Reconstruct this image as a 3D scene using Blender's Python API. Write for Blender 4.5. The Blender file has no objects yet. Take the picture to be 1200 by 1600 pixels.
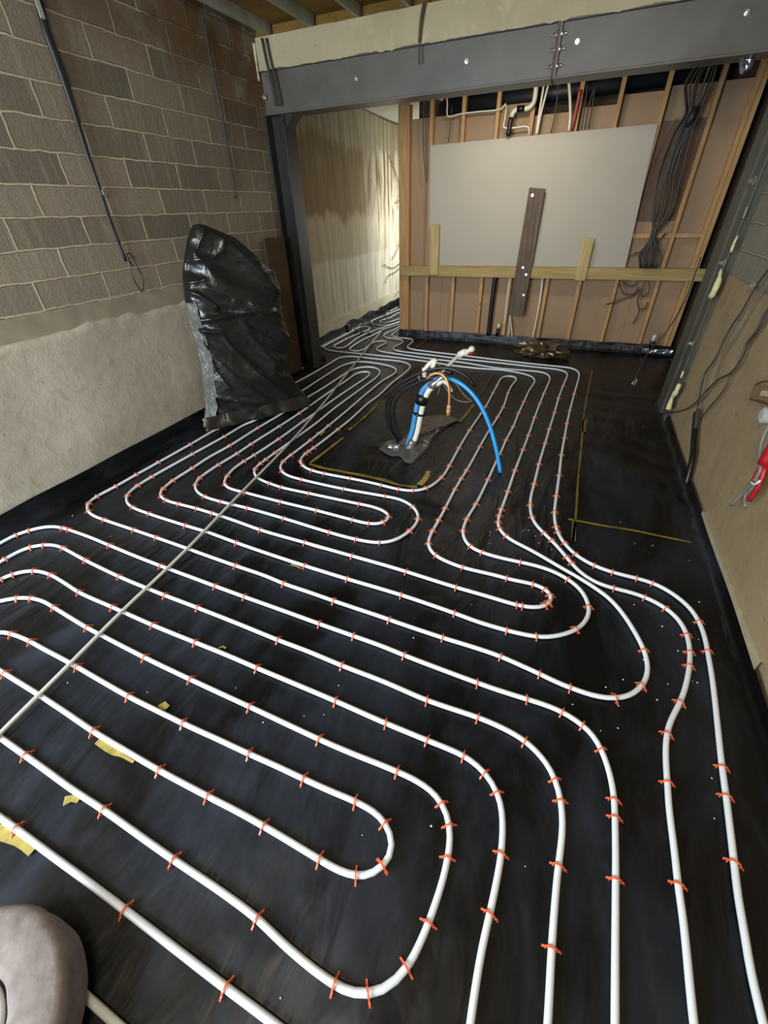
import bpy, math, random
from mathutils import Vector, Matrix, noise
random.seed(7)
S = bpy.context.scene
COL = S.collection

# ------------------------------------------------------------------ camera
FPX = 647.794
H = 1.5
CM = Matrix(((0.9252395, -0.2012121, 0.3216295),
             (0.3783132, 0.5529676, -0.7423651),
             (-0.0284778, 0.8085422, 0.5877487)))
cam = bpy.data.cameras.new('camera')
cam.sensor_fit = 'HORIZONTAL'
cam.sensor_width = 36.0
cam.lens = 36.0 * FPX / 1200.0
cam.clip_start = 0.02
camo = bpy.data.objects.new('camera', cam)
COL.objects.link(camo)
camo.matrix_world = Matrix.Translation((0, 0, H)) @ CM.to_4x4()
S.camera = camo

# ------------------------------------------------------------------ exposure, world and lights
S.view_settings.view_transform = 'Standard'
S.view_settings.look = 'None'
S.view_settings.gamma = 1.0
S.view_settings.exposure = 0.55
S.view_settings.use_curve_mapping = False
W = bpy.data.worlds.new('world')
S.world = W
W.use_nodes = True
W.node_tree.nodes['Background'].inputs[0].default_value = (0.92, 0.94, 1.0, 1)
W.node_tree.nodes['Background'].inputs[1].default_value = 0.3


def area(name, loc, target, sx, sy, power, color):
    l = bpy.data.lights.new(name, 'AREA')
    l.shape = 'RECTANGLE'
    l.size = sx
    l.size_y = sy
    l.energy = power
    l.color = color
    o = bpy.data.objects.new(name, l)
    COL.objects.link(o)
    o.location = loc
    d = Vector(target) - Vector(loc)
    o.rotation_euler = d.to_track_quat('-Z', 'Y').to_euler()
    return o


# daylight through the wide opening behind the camera, added warm fills, and the lit room beyond the partition
area('daylight_opening', (-1.95, -1.6, 1.45), (-1.3, 3.0, 0.5), 1.6, 1.7, 165, (0.76, 0.88, 1.0))
area('warm_fill_near', (-0.3, -0.7, 2.6), (-0.8, 4.0, 1.4), 0.6, 0.4, 45, (1.0, 0.90, 0.74))  # unseen warm fill added near the ceiling behind the camera
area('fill_behind_beam', (-0.9, 4.95, 2.5), (-0.8, 5.6, 0.6), 0.6, 0.2, 13, (1.0, 0.88, 0.72))  # fill light added to brighten the partition boards
area('far_room_daylight', (-1.9, 8.3, 1.3), (-3.15, 8.0, 1.0), 0.7, 1.3, 34, (1.0, 1.0, 0.98))


# ------------------------------------------------------------------ back projection of picture points on real planes
def ray(px, py):
    return CM @ Vector(((px - 600) / FPX, -(py - 800) / FPX, -1.0))


def on_z(px, py, z=0.0):
    r = ray(px, py)
    t = (z - H) / r.z
    return Vector((r.x * t, r.y * t, z))


def on_x(px, py, x):
    r = ray(px, py)
    t = x / r.x
    return Vector((x, r.y * t, H + r.z * t))


def on_y(px, py, y):
    r = ray(px, py)
    t = y / r.y
    return Vector((r.x * t, y, H + r.z * t))


# ------------------------------------------------------------------ materials
def lin(c):
    return tuple(((v / 12.92) if v <= 0.04045 else ((v + 0.055) / 1.055) ** 2.4) for v in c)


def hexc(h):
    return lin(tuple(int(h[i:i + 2], 16) / 255 for i in (0, 2, 4)))


class NT:
    def __init__(s, name):
        s.m = bpy.data.materials.new(name)
        s.m.use_nodes = True
        s.t = s.m.node_tree
        s.b = s.t.nodes['Principled BSDF']
        s.g = s.t.nodes.new('ShaderNodeNewGeometry')

    def n(s, kind, **kw):
        nd = s.t.nodes.new(kind)
        for k, v in kw.items():
            setattr(nd, k, v)
        return nd

    def l(s, a, b):
        s.t.links.new(a, b)

    def pos(s, scale=(1, 1, 1), loc=(0, 0, 0)):
        mp = s.n('ShaderNodeMapping')
        mp.inputs['Scale'].default_value = scale
        mp.inputs['Location'].default_value = loc
        s.l(s.g.outputs['Position'], mp.inputs['Vector'])
        return mp.outputs[0]

    def noise(s, vec, scale, detail=4, rough=0.55, dist=0.0):
        nd = s.n('ShaderNodeTexNoise')
        nd.inputs['Scale'].default_value = scale
        nd.inputs['Detail'].default_value = detail
        nd.inputs['Roughness'].default_value = rough
        nd.inputs['Distortion'].default_value = dist
        s.l(vec, nd.inputs['Vector'])
        return nd.outputs['Fac']

    def ramp(s, fac, a, b, ca=(0, 0, 0), cb=(1, 1, 1)):
        r = s.n('ShaderNodeValToRGB')
        r.color_ramp.elements[0].position = a
        r.color_ramp.elements[1].position = b
        r.color_ramp.elements[0].color = (*ca, 1)
        r.color_ramp.elements[1].color = (*cb, 1)
        s.l(fac, r.inputs[0])
        return r.outputs[0]

    def mix(s, fac, a, b, mode='MIX'):
        m = s.n('ShaderNodeMix', data_type='RGBA', blend_type=mode)
        for sock, v in ((m.inputs[0], fac), (m.inputs[6], a), (m.inputs[7], b)):
            if isinstance(v, (int, float)):
                sock.default_value = v
            elif isinstance(v, tuple):
                sock.default_value = (*v, 1)
            else:
                s.l(v, sock)
        return m.outputs[2]

    def math(s, op, a, b=None, clamp=False):
        m = s.n('ShaderNodeMath', operation=op)
        m.use_clamp = clamp
        for i, v in enumerate((a, b)):
            if v is None:
                continue
            if isinstance(v, (int, float)):
                m.inputs[i].default_value = v
            else:
                s.l(v, m.inputs[i])
        return m.outputs[0]

    def xyz(s):
        sp = s.n('ShaderNodeSeparateXYZ')
        s.l(s.g.outputs['Position'], sp.inputs[0])
        return sp.outputs

    def bump(s, h, strength=0.5, dist=0.01, prev=None):
        b = s.n('ShaderNodeBump')
        b.inputs['Strength'].default_value = strength
        b.inputs['Distance'].default_value = dist
        s.l(h, b.inputs['Height'])
        if prev is not None:
            s.l(prev, b.inputs['Normal'])
        return b.outputs[0]

    def out(s, color=None, rough=None, normal=None, metal=0.0, spec=None):
        i = s.b.inputs
        if color is not None:
            if isinstance(color, tuple):
                i['Base Color'].default_value = (*color, 1)
            else:
                s.l(color, i['Base Color'])
        if rough is not None:
            if isinstance(rough, (int, float)):
                i['Roughness'].default_value = rough
            else:
                s.l(rough, i['Roughness'])
        if normal is not None:
            s.l(normal, i['Normal'])
        i['Metallic'].default_value = metal
        if spec is not None:
            i['Specular IOR Level'].default_value = spec
        return s.m


def simple(name, hx, rough=0.5, metal=0.0, var=0.15, nscale=12, bump=0.0, spec=None):
    t = NT(name)
    c = hexc(hx)
    f = t.noise(t.pos(), nscale, 5)
    dark = tuple(v * (1 - var) for v in c)
    light = tuple(min(1, v * (1 + var)) for v in c)
    colr = t.ramp(f, 0.3, 0.7, dark, light)
    nm = t.bump(f, bump, 0.004) if bump else None
    return t.out(colr, rough, nm, metal, spec)


def mat_blocks(name, yoff, zoff, base_a, base_b, mortar, plane='YZ'):
    t = NT(name)
    sp = t.xyz()
    cb = t.n('ShaderNodeCombineXYZ')
    ns = t.noise(t.pos((9, 9, 9)), 1.0, 3)
    wob = t.math('MULTIPLY', t.math('SUBTRACT', ns, 0.5), 0.02)
    t.l(t.math('ADD', t.math('SUBTRACT', sp[1], yoff), wob), cb.inputs[0])
    t.l(t.math('ADD', t.math('SUBTRACT', sp[2], zoff), wob), cb.inputs[1])
    br = t.n('ShaderNodeTexBrick')
    br.offset = 0.5
    br.inputs['Scale'].default_value = 1
    br.inputs['Mortar Size'].default_value = 0.0085
    br.inputs['Mortar Smooth'].default_value = 0.5
    br.inputs['Brick Width'].default_value = 0.45
    br.inputs['Row Height'].default_value = 0.1485
    br.inputs['Bias'].default_value = 0.0
    br.inputs['Color1'].default_value = (*hexc(base_a), 1)
    br.inputs['Color2'].default_value = (*hexc(base_b), 1)
    br.inputs['Mortar'].default_value = (*hexc(mortar), 1)
    t.l(cb.outputs[0], br.inputs['Vector'])
    big = t.noise(t.pos(), 2.3, 5, 0.6)
    grit = t.noise(t.pos(), 60, 6, 0.7)
    streak = t.noise(t.pos((3, 14, 1.2)), 1.5, 5, 0.6)
    c = t.mix(t.ramp(big, 0.35, 0.7), br.outputs[0], t.mix(0.45, br.outputs[0], hexc('8a8068')))
    c = t.mix(t.math('MULTIPLY', t.ramp(streak, 0.52, 0.68), 0.4), c, hexc('b0a58c'))
    c = t.mix(t.math('MULTIPLY', t.ramp(grit, 0.35, 0.65), 0.28), c, hexc('4f4a42'))
    # brown damp stain high up towards the back corner
    m1 = t.n('ShaderNodeMapRange')
    m1.inputs[1].default_value = 2.2
    m1.inputs[2].default_value = 2.6
    t.l(t.math('ADD', sp[2], t.math('MULTIPLY', t.math('SUBTRACT', sp[1], 3.1), 0.22)), m1.inputs[0])
    st = t.math('MULTIPLY', m1.outputs[0], t.ramp(t.noise(t.pos(), 3.5, 4), 0.35, 0.5))
    c = t.mix(t.math('MULTIPLY', st, 0.8), c, hexc('6b4f30'))
    mort = t.math('SUBTRACT', 1.0, br.outputs['Fac'])
    n1 = t.bump(t.math('ADD', t.math('MULTIPLY', mort, -1.0), t.math('MULTIPLY', grit, 0.35)), 0.8, 0.012)
    n2 = t.bump(streak, 0.12, 0.02, n1)
    return t.out(c, 0.95, n2, 0, 0.15)


def mat_concrete(name, a, b, dark='6a5e48', streaky=False):
    t = NT(name)
    f1 = t.noise(t.pos(), 1.6, 6, 0.6)
    f2 = t.noise(t.pos(), 9, 6, 0.65, 0.5)
    f3 = t.noise(t.pos(), 70, 5, 0.7)
    c = t.ramp(f1, 0.32, 0.68, hexc(a), hexc(b))
    c = t.mix(t.math('MULTIPLY', t.ramp(f2, 0.55, 0.72), 0.45), c, hexc(dark))
    pits = t.ramp(t.noise(t.pos(), 24, 2, 0.5), 0.70, 0.76)
    c = t.mix(t.math('MULTIPLY', pits, 0.6), c, hexc('4a4234'))
    nb = t.bump(t.math('ADD', f2, t.math('MULTIPLY', f3, 0.25)), 0.28, 0.02)
    return t.out(c, 0.9, nb, 0, 0.2)


M_block_l = mat_blocks('block_left', 1.96, 1.078, '9a8d7b', '69635a', 'cfc2a2')
M_block_r = mat_blocks('block_right', 1.80, 1.078, '7c786c', '8a8474', '9a927e')
M_conc = mat_concrete('concrete_pale', 'b8af9c', 'a29a88', '8a806c')
M_conc_r = mat_concrete('render_tan', '9a8769', '8a7658', '7c6344')
M_lintel = mat_concrete('lintel_concrete', 'b5a98a', 'a29779', 'c9bd9a')
M_slab = mat_concrete('slab', '8d8a82', '807c74')

# stained render in the passage
t = NT('stained_render')
sp = t.xyz()
wob = t.math('MULTIPLY', t.math('SUBTRACT', t.noise(t.pos(), 2.5, 5, 0.6), 0.5), 0.55)
zz = t.math('ADD', sp[2], wob)


def band(tt, v, a, b):
    m = tt.n('ShaderNodeMapRange')
    m.inputs[1].default_value = a
    m.inputs[2].default_value = b
    m.interpolation_type = 'SMOOTHSTEP'
    tt.l(v, m.inputs[0])
    return m.outputs[0]


st = t.noise(t.pos((2, 9, 0.7)), 1.6, 6, 0.6)
st2 = t.noise(t.pos((3, 9, 0.9)), 1.4, 6, 0.62, 0.4)
low = t.mix(t.ramp(st, 0.35, 0.65), hexc('98917b'), hexc('bdb9a6'))
mid = t.mix(t.ramp(st, 0.35, 0.65), hexc('8f8469'), hexc('a79a7c'))
brown = t.mix(t.ramp(st2, 0.3, 0.6), hexc('65502f'), hexc('7d6b45'))
top = t.mix(t.ramp(st2, 0.45, 0.6), hexc('7d7355'), hexc('9a9272'))
c = t.mix(band(t, t.math('ADD', sp[2], t.math('MULTIPLY', wob, 0.2)), 0.93, 1.0), low, mid)
c = t.mix(band(t, zz, 1.35, 1.5), c, brown)
pale_far_mask = t.math('MULTIPLY', band(t, sp[1], 6.7, 7.5), t.ramp(st2, 0.42, 0.58))  # paler patches towards the far end of the wall
c = t.mix(t.math('MULTIPLY', pale_far_mask, 0.8), c, hexc('cfcab2'))
c = t.mix(band(t, zz, 2.15, 2.3), c, top)
c = t.mix(t.math('MULTIPLY', t.ramp(st2, 0.62, 0.7), 0.35), c, hexc('5d5340'))
M_stain = t.out(c, 0.85, t.bump(t.math('ADD', st2, t.noise(t.pos(), 30, 4)), 0.3, 0.01), 0, 0.3)

# black polythene
t = NT('black_polythene')
wr = t.noise(t.pos((9, 2.2, 4)), 1.0, 3, 0.5, 0.9)
patch = t.ramp(t.noise(t.pos((1, 1, 1)), 1.5, 3), 0.42, 0.66)
dust_haze = t.noise(t.pos((3, 1.0, 2)), 1.1, 6, 0.62, 0.5)
fine = t.noise(t.pos(), 130, 3, 0.6)
c = t.mix(t.math('MULTIPLY', t.ramp(dust_haze, 0.42, 0.70), 0.7), hexc('070708'), hexc('2a303a'))  # bluish dust tint, with the daylight haze on the floor coloured in
c = t.mix(t.math('MULTIPLY', t.ramp(fine, 0.62, 0.8), 0.10), c, hexc('55565a'))
ro = t.math('ADD', 0.30, t.math('MULTIPLY', dust_haze, 0.22))
n2 = t.bump(t.math('MULTIPLY', wr, t.math('ADD', 0.25, patch)), 0.65, 0.03)
M_memb = t.out(c, ro, n2, 0, 0.32)

t = NT('black_wrap')
wr = t.noise(t.pos((3, 3, 4)), 1.6, 4, 0.5, 1.5)
M_wrap = t.out(hexc('1b1b1a'), 0.27, t.bump(wr, 0.3, 0.05), 0, 0.6)

t = NT('clear_wrap_edge')
M_wrap_grey = t.out(hexc('5a5a54'), 0.3, t.bump(t.noise(t.pos((9, 9, 3)), 3, 4, 0.5, 1.5), 0.6, 0.03), 0, 0.6)

M_pipe = simple('white_pex', 'd6dadc', 0.32, 0, 0.03, 6)
M_staple = simple('orange_plastic', 'dd6440', 0.35, 0, 0.12, 25)
M_staple_hot = simple('bright_orange_plastic', 'ff4a14', 0.35, 0, 0.05, 25)
M_rod = simple('grey_conduit', 'b8b6ac', 0.5, 0, 0.08, 14)
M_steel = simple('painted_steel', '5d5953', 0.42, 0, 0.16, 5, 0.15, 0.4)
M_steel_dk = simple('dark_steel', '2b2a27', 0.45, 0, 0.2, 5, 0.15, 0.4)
M_bolt = simple('zinc_bolt', 'd8d8d4', 0.25, 0.9, 0.1, 30)
M_rust = simple('rusty_steel', '5d4a3c', 0.7, 0.1, 0.3, 22, 0.3)
M_yellow = simple('yellow_paint', '75641c', 0.6, 0, 0.6, 16, 0.2)
M_yellow_hi = simple('yellow_foam', '93823a', 0.8, 0, 0.3, 30, 0.4)
M_foam = simple('cream_foam', 'd3c898', 0.85, 0, 0.15, 40, 0.6)
M_strip = simple('insulation_strip', '9c9274', 0.8, 0, 0.12, 20, 0.2)
M_board = simple('plasterboard_face', 'aca698', 0.9, 0, 0.03, 2)
M_brown = simple('plasterboard_brown_back', '9c8266', 0.92, 0, 0.07, 1.7, 0.05)
M_block_dark = simple('dark_wood', '4a3a2c', 0.9, 0, 0.3, 9, 0.2)
M_black = simple('black_rubber', '0c0c0d', 0.4, 0, 0.2, 10)
M_cable = simple('dark_grey_cable', '3b3832', 0.5, 0, 0.15, 10)
M_cable_lt = simple('grey_cable', '6f6c66', 0.5, 0, 0.1, 10)
M_cable_white = simple('white_plastic', 'd6d0bf', 0.4, 0, 0.05, 10)
M_blue = simple('blue_mdpe', '2596da', 0.38, 0, 0.08, 8)
M_bluefoil = simple('blue_stripe', '3f86bd', 0.4, 0, 0.12, 30)
M_copper = simple('copper', 'c98f5c', 0.4, 0.45, 0.12, 20)
M_red = simple('red_plastic', 'a01420', 0.4, 0, 0.12, 12)
M_silver = simple('silver_tape', '8c9094', 0.22, 0.7, 0.3, 25, 0.7)
M_tape = simple('dark_grey_tape', '4b4a47', 0.28, 0.0, 0.25, 18, 0.8, 0.6)
M_cap = simple('grey_plastic_cap', 'a3a49e', 0.5, 0, 0.1, 20)
M_dust = simple('dusty_cardboard', '756a64', 0.9, 0, 0.25, 24, 0.8)
M_osb = mat_concrete('yellow_brown_board', '8a6c34', '6d5427', '4f3d1e')
M_joist = simple('joist_metal_grey', '9a9a8c', 0.6, 0, 0.2, 8)
M_ceil_far = simple('pale_ceiling', 'b0ad98', 0.9, 0, 0.05, 3)
M_speck = simple('white_crumb', 'd8d8d2', 0.8, 0, 0.05, 30)
M_brownplastic = simple('brown_translucent_plastic', '46341f', 0.25, 0, 0.5, 9, 0.9, 0.6)
M_gunk = simple('grey_dark_pipe', '1d2127', 0.5, 0, 0.3, 6)


def mat_wood(name, a, b, axis=2):
    t = NT(name)
    sc = [26, 26, 26]
    sc[axis] = 1.6
    f = t.noise(t.pos(tuple(sc)), 1.6, 5, 0.6, 0.6)
    f2 = t.noise(t.pos(), 5, 3)
    c = t.ramp(f, 0.3, 0.7, hexc(a), hexc(b))
    c = t.mix(t.math('MULTIPLY', t.ramp(f2, 0.68, 0.76), 0.7), c, hexc('5b3d20'))
    return t.out(c, 0.7, t.bump(f, 0.2, 0.003), 0, 0.3)


M_stud = mat_wood('pine_vertical', 'a07c50', 'c39c6a', 2)
M_rail = mat_wood('pine_horizontal', '8f7a4a', 'b39d68', 0)
M_cleat = mat_wood('pale_pine', '9d8a58', 'c2ae7a', 2)
M_plank = mat_wood('weathered_plank', '4b3f33', '6d5f50', 2)


# ------------------------------------------------------------------ mesh helpers
class MB:
    def __init__(s):
        s.v = []
        s.f = []

    def box(s, x0, x1, y0, y1, z0, z1):
        i = len(s.v)
        s.v += [(x, y, z) for z in (z0, z1) for y in (y0, y1) for x in (x0, x1)]
        s.f += [(i, i + 2, i + 3, i + 1), (i + 4, i + 5, i + 7, i + 6), (i, i + 1, i + 5, i + 4),
                (i + 2, i + 6, i + 7, i + 3), (i, i + 4, i + 6, i + 2), (i + 1, i + 3, i + 7, i + 5)]
        return s

    def slab(s, quad, off):
        """a flat quad (four points) given a thickness vector"""
        i = len(s.v)
        off = Vector(off)
        s.v += [tuple(p) for p in quad] + [tuple(Vector(p) + off) for p in quad]
        s.f += [(i, i + 1, i + 2, i + 3), (i + 7, i + 6, i + 5, i + 4)]
        for k in range(4):
            j = (k + 1) % 4
            s.f.append((i + k, i + 4 + k, i + 4 + j, i + j))
        return s

    def tube(s, pts, r, n=10, cap=True, flat=1.0):
        pts = [Vector(p) for p in pts]
        rad = r if isinstance(r, (list, tuple)) else [r] * len(pts)
        i0 = len(s.v)
        prev = None
        for k, p in enumerate(pts):
            a = pts[max(0, k - 1)]
            b = pts[min(len(pts) - 1, k + 1)]
            tg = (b - a)
            tg = tg.normalized() if tg.length > 1e-9 else Vector((0, 0, 1))
            if prev is None:
                up = Vector((0, 0, 1)) if abs(tg.z) < 0.9 else Vector((1, 0, 0))
                u = tg.cross(up).normalized()
            else:
                u = (prev - tg * prev.dot(tg)).normalized()
            w = u.cross(tg)
            prev = u
            for q in range(n):
                an = 2 * math.pi * q / n
                s.v.append(tuple(p + u * math.cos(an) * rad[k] + w * math.sin(an) * rad[k] * flat))
        m = len(pts)
        for k in range(m - 1):
            for q in range(n):
                q2 = (q + 1) % n
                s.f.append((i0 + k * n + q, i0 + k * n + q2, i0 + (k + 1) * n + q2, i0 + (k + 1) * n + q))
        if cap:
            s.f.append(tuple(i0 + q for q in reversed(range(n))))
            s.f.append(tuple(i0 + (m - 1) * n + q for q in range(n)))
        return s

    def grid(s, rows):
        i = len(s.v)
        n = len(rows[0])
        for r in rows:
            s.v += [tuple(p) for p in r]
        for a in range(len(rows) - 1):
            for b in range(n - 1):
                s.f.append((i + a * n + b, i + a * n + b + 1, i + (a + 1) * n + b + 1, i + (a + 1) * n + b))
        return s

    def build(s, name, mat, parent=None, smooth=False, bevel=0.0, sub=0):
        me = bpy.data.meshes.new(name)
        me.from_pydata(s.v, [], s.f)
        me.validate()
        me.update()
        me.materials.append(mat)
        if smooth:
            me.polygons.foreach_set('use_smooth', [True] * len(me.polygons))
        o = bpy.data.objects.new(name, me)
        COL.objects.link(o)
        if parent is not None:
            o.parent = parent
            o.matrix_parent_inverse = Matrix.Translation(parent.location).inverted()
        if bevel:
            b = o.modifiers.new('bevel', 'BEVEL')
            b.width = bevel
            b.segments = 2
            b.limit_method = 'ANGLE'
        if sub:
            b = o.modifiers.new('sub', 'SUBSURF')
            b.levels = sub
            b.render_levels = sub
        return o


def tag(o, label, cat, group=None):
    o['label'] = label
    o['category'] = cat
    if group:
        o['group'] = group
    return o


def structure(o):
    o['kind'] = 'structure'
    return o


def empty(name, loc):
    o = bpy.data.objects.new(name, None)
    o.empty_display_size = 0.05
    COL.objects.link(o)
    o.location = loc
    return o


def catmull(pts, step=0.03):
    """centripetal-like smooth curve through the points, resampled at about `step`"""
    P = [Vector(p) for p in pts]
    if len(P) < 3:
        return P
    P = [P[0] * 2 - P[1]] + P + [P[-1] * 2 - P[-2]]
    out = []
    for i in range(1, len(P) - 2):
        p0, p1, p2, p3 = P[i - 1:i + 3]
        t0 = 0.0
        t1 = t0 + max((p1 - p0).length, 1e-5) ** 0.5
        t2 = t1 + max((p2 - p1).length, 1e-5) ** 0.5
        t3 = t2 + max((p3 - p2).length, 1e-5) ** 0.5
        n = max(1, int((p2 - p1).length / step))
        for k in range(n):
            tt = t1 + (t2 - t1) * k / n
            a1 = p0 * ((t1 - tt) / (t1 - t0)) + p1 * ((tt - t0) / (t1 - t0))
            a2 = p1 * ((t2 - tt) / (t2 - t1)) + p2 * ((tt - t1) / (t2 - t1))
            a3 = p2 * ((t3 - tt) / (t3 - t2)) + p3 * ((tt - t2) / (t3 - t2))
            b1 = a1 * ((t2 - tt) / (t2 - t0)) + a2 * ((tt - t0) / (t2 - t0))
            b2 = a2 * ((t3 - tt) / (t3 - t1)) + a3 * ((tt - t1) / (t3 - t1))
            out.append(b1 * ((t2 - tt) / (t2 - t1)) + b2 * ((tt - t1) / (t2 - t1)))
    out.append(P[-2])
    return out


def soften(pts, base=0.02, per=0.0065, step=0.02):
    """even out the hand tracing: gaussian along the path, wider far away"""
    n = len(pts)
    out = []
    for i, p in enumerate(pts):
        sg = (base + per * max(0.0, p.y)) / step
        w = int(min(3 * sg, 14)) + 1
        w = min(w, i, n - 1 - i)
        if w < 1:
            out.append(p.copy())
            continue
        acc = Vector((0, 0, 0))
        tot = 0
        for k in range(-w, w + 1):
            g = math.exp(-0.5 * (k / sg) ** 2)
            acc += pts[i + k] * g
            tot += g
        out.append(acc / tot)
    return out


# ------------------------------------------------------------------ the room
XL, XR, YB = -2.9, 0.93, 6.05
KX = YB / 5.8


def zf(z):
    return 1.5 + (z - 1.5) * KX


XL2 = -3.15
ZC = 2.68

# floor slab, under everything
structure(MB().box(XL2 - 0.1, 1.3, -2.2, 10.0, -0.12, -0.03).build('floor', M_slab))

# left wall of blocks above, rough cast kicker below
structure(MB().box(XL2 - 0.12, XL, -2.2, 4.52, 0.9, ZC + 0.25).build('wall_left', M_block_l))
structure(MB().box(XL2 - 0.12, XL, 4.26, 4.52, -0.01, 0.9).build('wall_left', M_block_l))


def wav(a, b, c=0.0, s=1.0):
    return noise.noise(Vector((a * s, b * s, c)))


rows = []
NZ = 34
ny = 150
for j in range(NZ + 1):
    v = j / NZ
    row = []
    for i in range(ny + 1):
        y = -2.2 + (4.28 + 2.2) * i / ny
        ztop = 0.97 + 0.028 * wav(y, 3.1, 0, 2.2) + 0.022 * wav(y, 9.0, 0, 9.0)
        z = -0.01 + (ztop + 0.01) * v
        x = XL + 0.022 + 0.008 * wav(y, z, 2, 2.5) + 0.0035 * wav(y, z, 5, 13) + 0.006 * max(0, wav(y, z, 8, 22)) * (1.0 if v > 0.88 else 0.25)
        if j == NZ:
            x = XL - 0.01
        row.append((x, y, z))
    rows.append(row)
k = MB().grid(rows).build('trim_1', M_conc, None, True)
structure(k)

# smooth margin between blocks and kicker (smeared mortar)
structure(MB().box(XL - 0.02, XL + 0.004, -2.2, 4.29, 0.93, 1.072).build('trim_2', simple('smeared_mortar', '8f8672', 0.95, 0, 0.2, 7, 0.5)))

# left wall beyond the steel: stained render and its foot ledge
o = MB().box(XL2 - 0.12, XL2, 4.52, 10.0, -0.01, ZC + 0.25).build('wall_left', M_stain)
structure(o)
structure(MB().box(XL2 - 0.02, XL2 + 0.03, 4.52, 10.0, -0.01, 0.27).build('trim_3', mat_concrete('pale_ledge', 'bfb79c', 'aaa38b', '9c9478'), None, False, 0.01))

# right wall: tan render low, blocks above
rows = []
for j in range(25):
    v = j / 24
    row = []
    for i in range(121):
        y = -2.2 + (4.35 + 2.2) * i / 120
        z = -0.01 + 1.09 * v
        x = XR + 0.008 - 0.006 * wav(y, z, 12, 2.0) - 0.004 * wav(y, z, 15, 9)
        row.append((x, y, z))
    rows.append(row)
structure(MB().grid(rows).build('trim_4', M_conc_r, None, True))
structure(MB().box(XR + 0.016, XR + 0.12, -2.2, 4.35, -0.01, ZC + 0.25).build('wall_right', M_block_r))
structure(MB().box(1.24, 1.34, 4.35, 10.0, -0.01, ZC + 0.25).build('wall_right', M_block_dark))
structure(MB().box(XR + 0.02, 1.26, 4.33, 4.43, -0.01, ZC + 0.25).build('wall_right', M_block_dark))

# wall behind the camera with the wide daylight opening, end wall of the far room
b = MB()
b.box(XL - 0.1, XL + 0.15, -2.3, -2.2, -0.01, ZC + 0.25)
b.box(-0.1, XR + 0.1, -2.3, -2.2, -0.01, ZC + 0.25)
b.box(XL + 0.15, -0.1, -2.3, -2.2, 2.4, ZC + 0.25)
b.build('wall_front', M_conc)['kind'] = 'structure'
structure(MB().box(XL2 - 0.1, 1.3, 10.0, 10.1, -0.01, 2.95).build('wall_far', M_ceil_far))

# ceiling: boards between joists
ceil = structure(MB().box(XL - 0.1, 1.3, -2.2, 4.36, ZC + 0.07, ZC + 0.12).build('ceiling', M_osb))
for i in range(10):
    x = -2.74 + 0.405 * i
    MB().box(x - 0.012, x + 0.012, -2.2, 4.33, ZC, ZC + 0.07).build('ceiling_joist', M_joist, ceil)
structure(MB().box(XL2 - 0.1, 1.3, 4.52, 10.0, 2.61, 2.66).build('ceiling', M_ceil_far))
structure(MB().box(XL2 - 0.1, 1.3, 4.36, 4.5, ZC + 0.005, ZC + 0.25).build('trim_5', M_osb))

# concrete lintel over the steel
rows = []
for j in range(9):
    row = []
    for i in range(161):
        x = XL + 0.03 + (XR + 0.3 - XL) * i / 160
        zb = 2.488 + 0.012 * wav(x, 1, 0, 5) + 0.010 * wav(x, 1, 5, 22)
        zt = ZC + 0.004 * wav(x, 4, 0, 6)
        z = zb + (zt - zb) * j / 8
        row.append((x, 4.292 + 0.004 * wav(x, z, 3, 6), z))
    rows.append(row)
lint = empty('concrete_lintel', (-1.0, 4.35, 2.5))
tag(lint, 'cream concrete lintel band running along the top of the dark steel beams', 'lintel')
MB().grid(rows).build('face', M_lintel, lint, True)
MB().box(XL + 0.03, XR + 0.3, 4.302, 4.50, 2.505, ZC - 0.003).build('body', M_lintel, lint)


# ------------------------------------------------------------------ steelwork
def bolt_mb(c, nrm, r=0.013, ln=0.02):
    c = Vector(c)
    nrm = Vector(nrm).normalized()
    m = MB()
    m.tube([c, c + nrm * 0.004], r * 1.7, 14)
    m.tube([c + nrm * 0.004, c + nrm * (0.004 + ln * 0.6)], r, 6)
    m.tube([c + nrm * 0.008, c + nrm * (0.004 + ln)], r * 0.55, 10)
    return m


ZB = 2.215   # underside of beams
ZT = 2.50
XS = -0.455  # splice


def ibeam(x0, x1):
    m = MB()
    m.box(x0, x1, 4.30, 4.50, ZB, ZB + 0.014)
    m.box(x0, x1, 4.30, 4.50, ZT - 0.014, ZT)
    m.box(x0, x1, 4.325, 4.345, ZB + 0.014, ZT - 0.014)
    return m


bl = empty('steel_beam', (-1.6, 4.4, ZB))
tag(bl, 'long grey steel beam from the left column to the bolted splice', 'beam')
ibeam(XL + 0.02, XS - 0.016).build('beam_section', M_steel, bl, False, 0.003)
ep1 = MB().box(XS - 0.016, XS - 0.001, 4.297, 4.5, ZB - 0.0, ZT + 0.0).build('end_plate', M_rust, bl)
brr = empty('steel_beam', (0.2, 4.4, ZB))
tag(brr, 'grey steel beam from the bolted splice to the right-hand wall', 'beam')
ibeam(XS + 0.016, 1.12).build('beam_section', M_steel, brr, False, 0.003)
ep2 = MB().box(XS + 0.001, XS + 0.016, 4.297, 4.5, ZB - 0.0, ZT + 0.0).build('end_plate', M_steel, brr)
for z in (2.28, 2.36, 2.43):
    bolt_mb((XS - 0.017, 4.310, z), (-1, -0.1, 0), 0.011, 0.03).build('bolt', M_bolt, ep1)
    bolt_mb((XS + 0.017, 4.310, z + 0.0), (1, -0.1, 0), 0.011, 0.03).build('bolt', M_bolt, ep2)
for px, py, par in ((557, 123, bl), (729, 96, bl), (902, 65, brr), (1167, 20, brr)):
    p = on_y(px, py, 4.325)
    bolt_mb((p.x, 4.324, p.z), (0, -1, 0), 0.009, 0.03).build('bolt', M_bolt, par)

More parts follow.
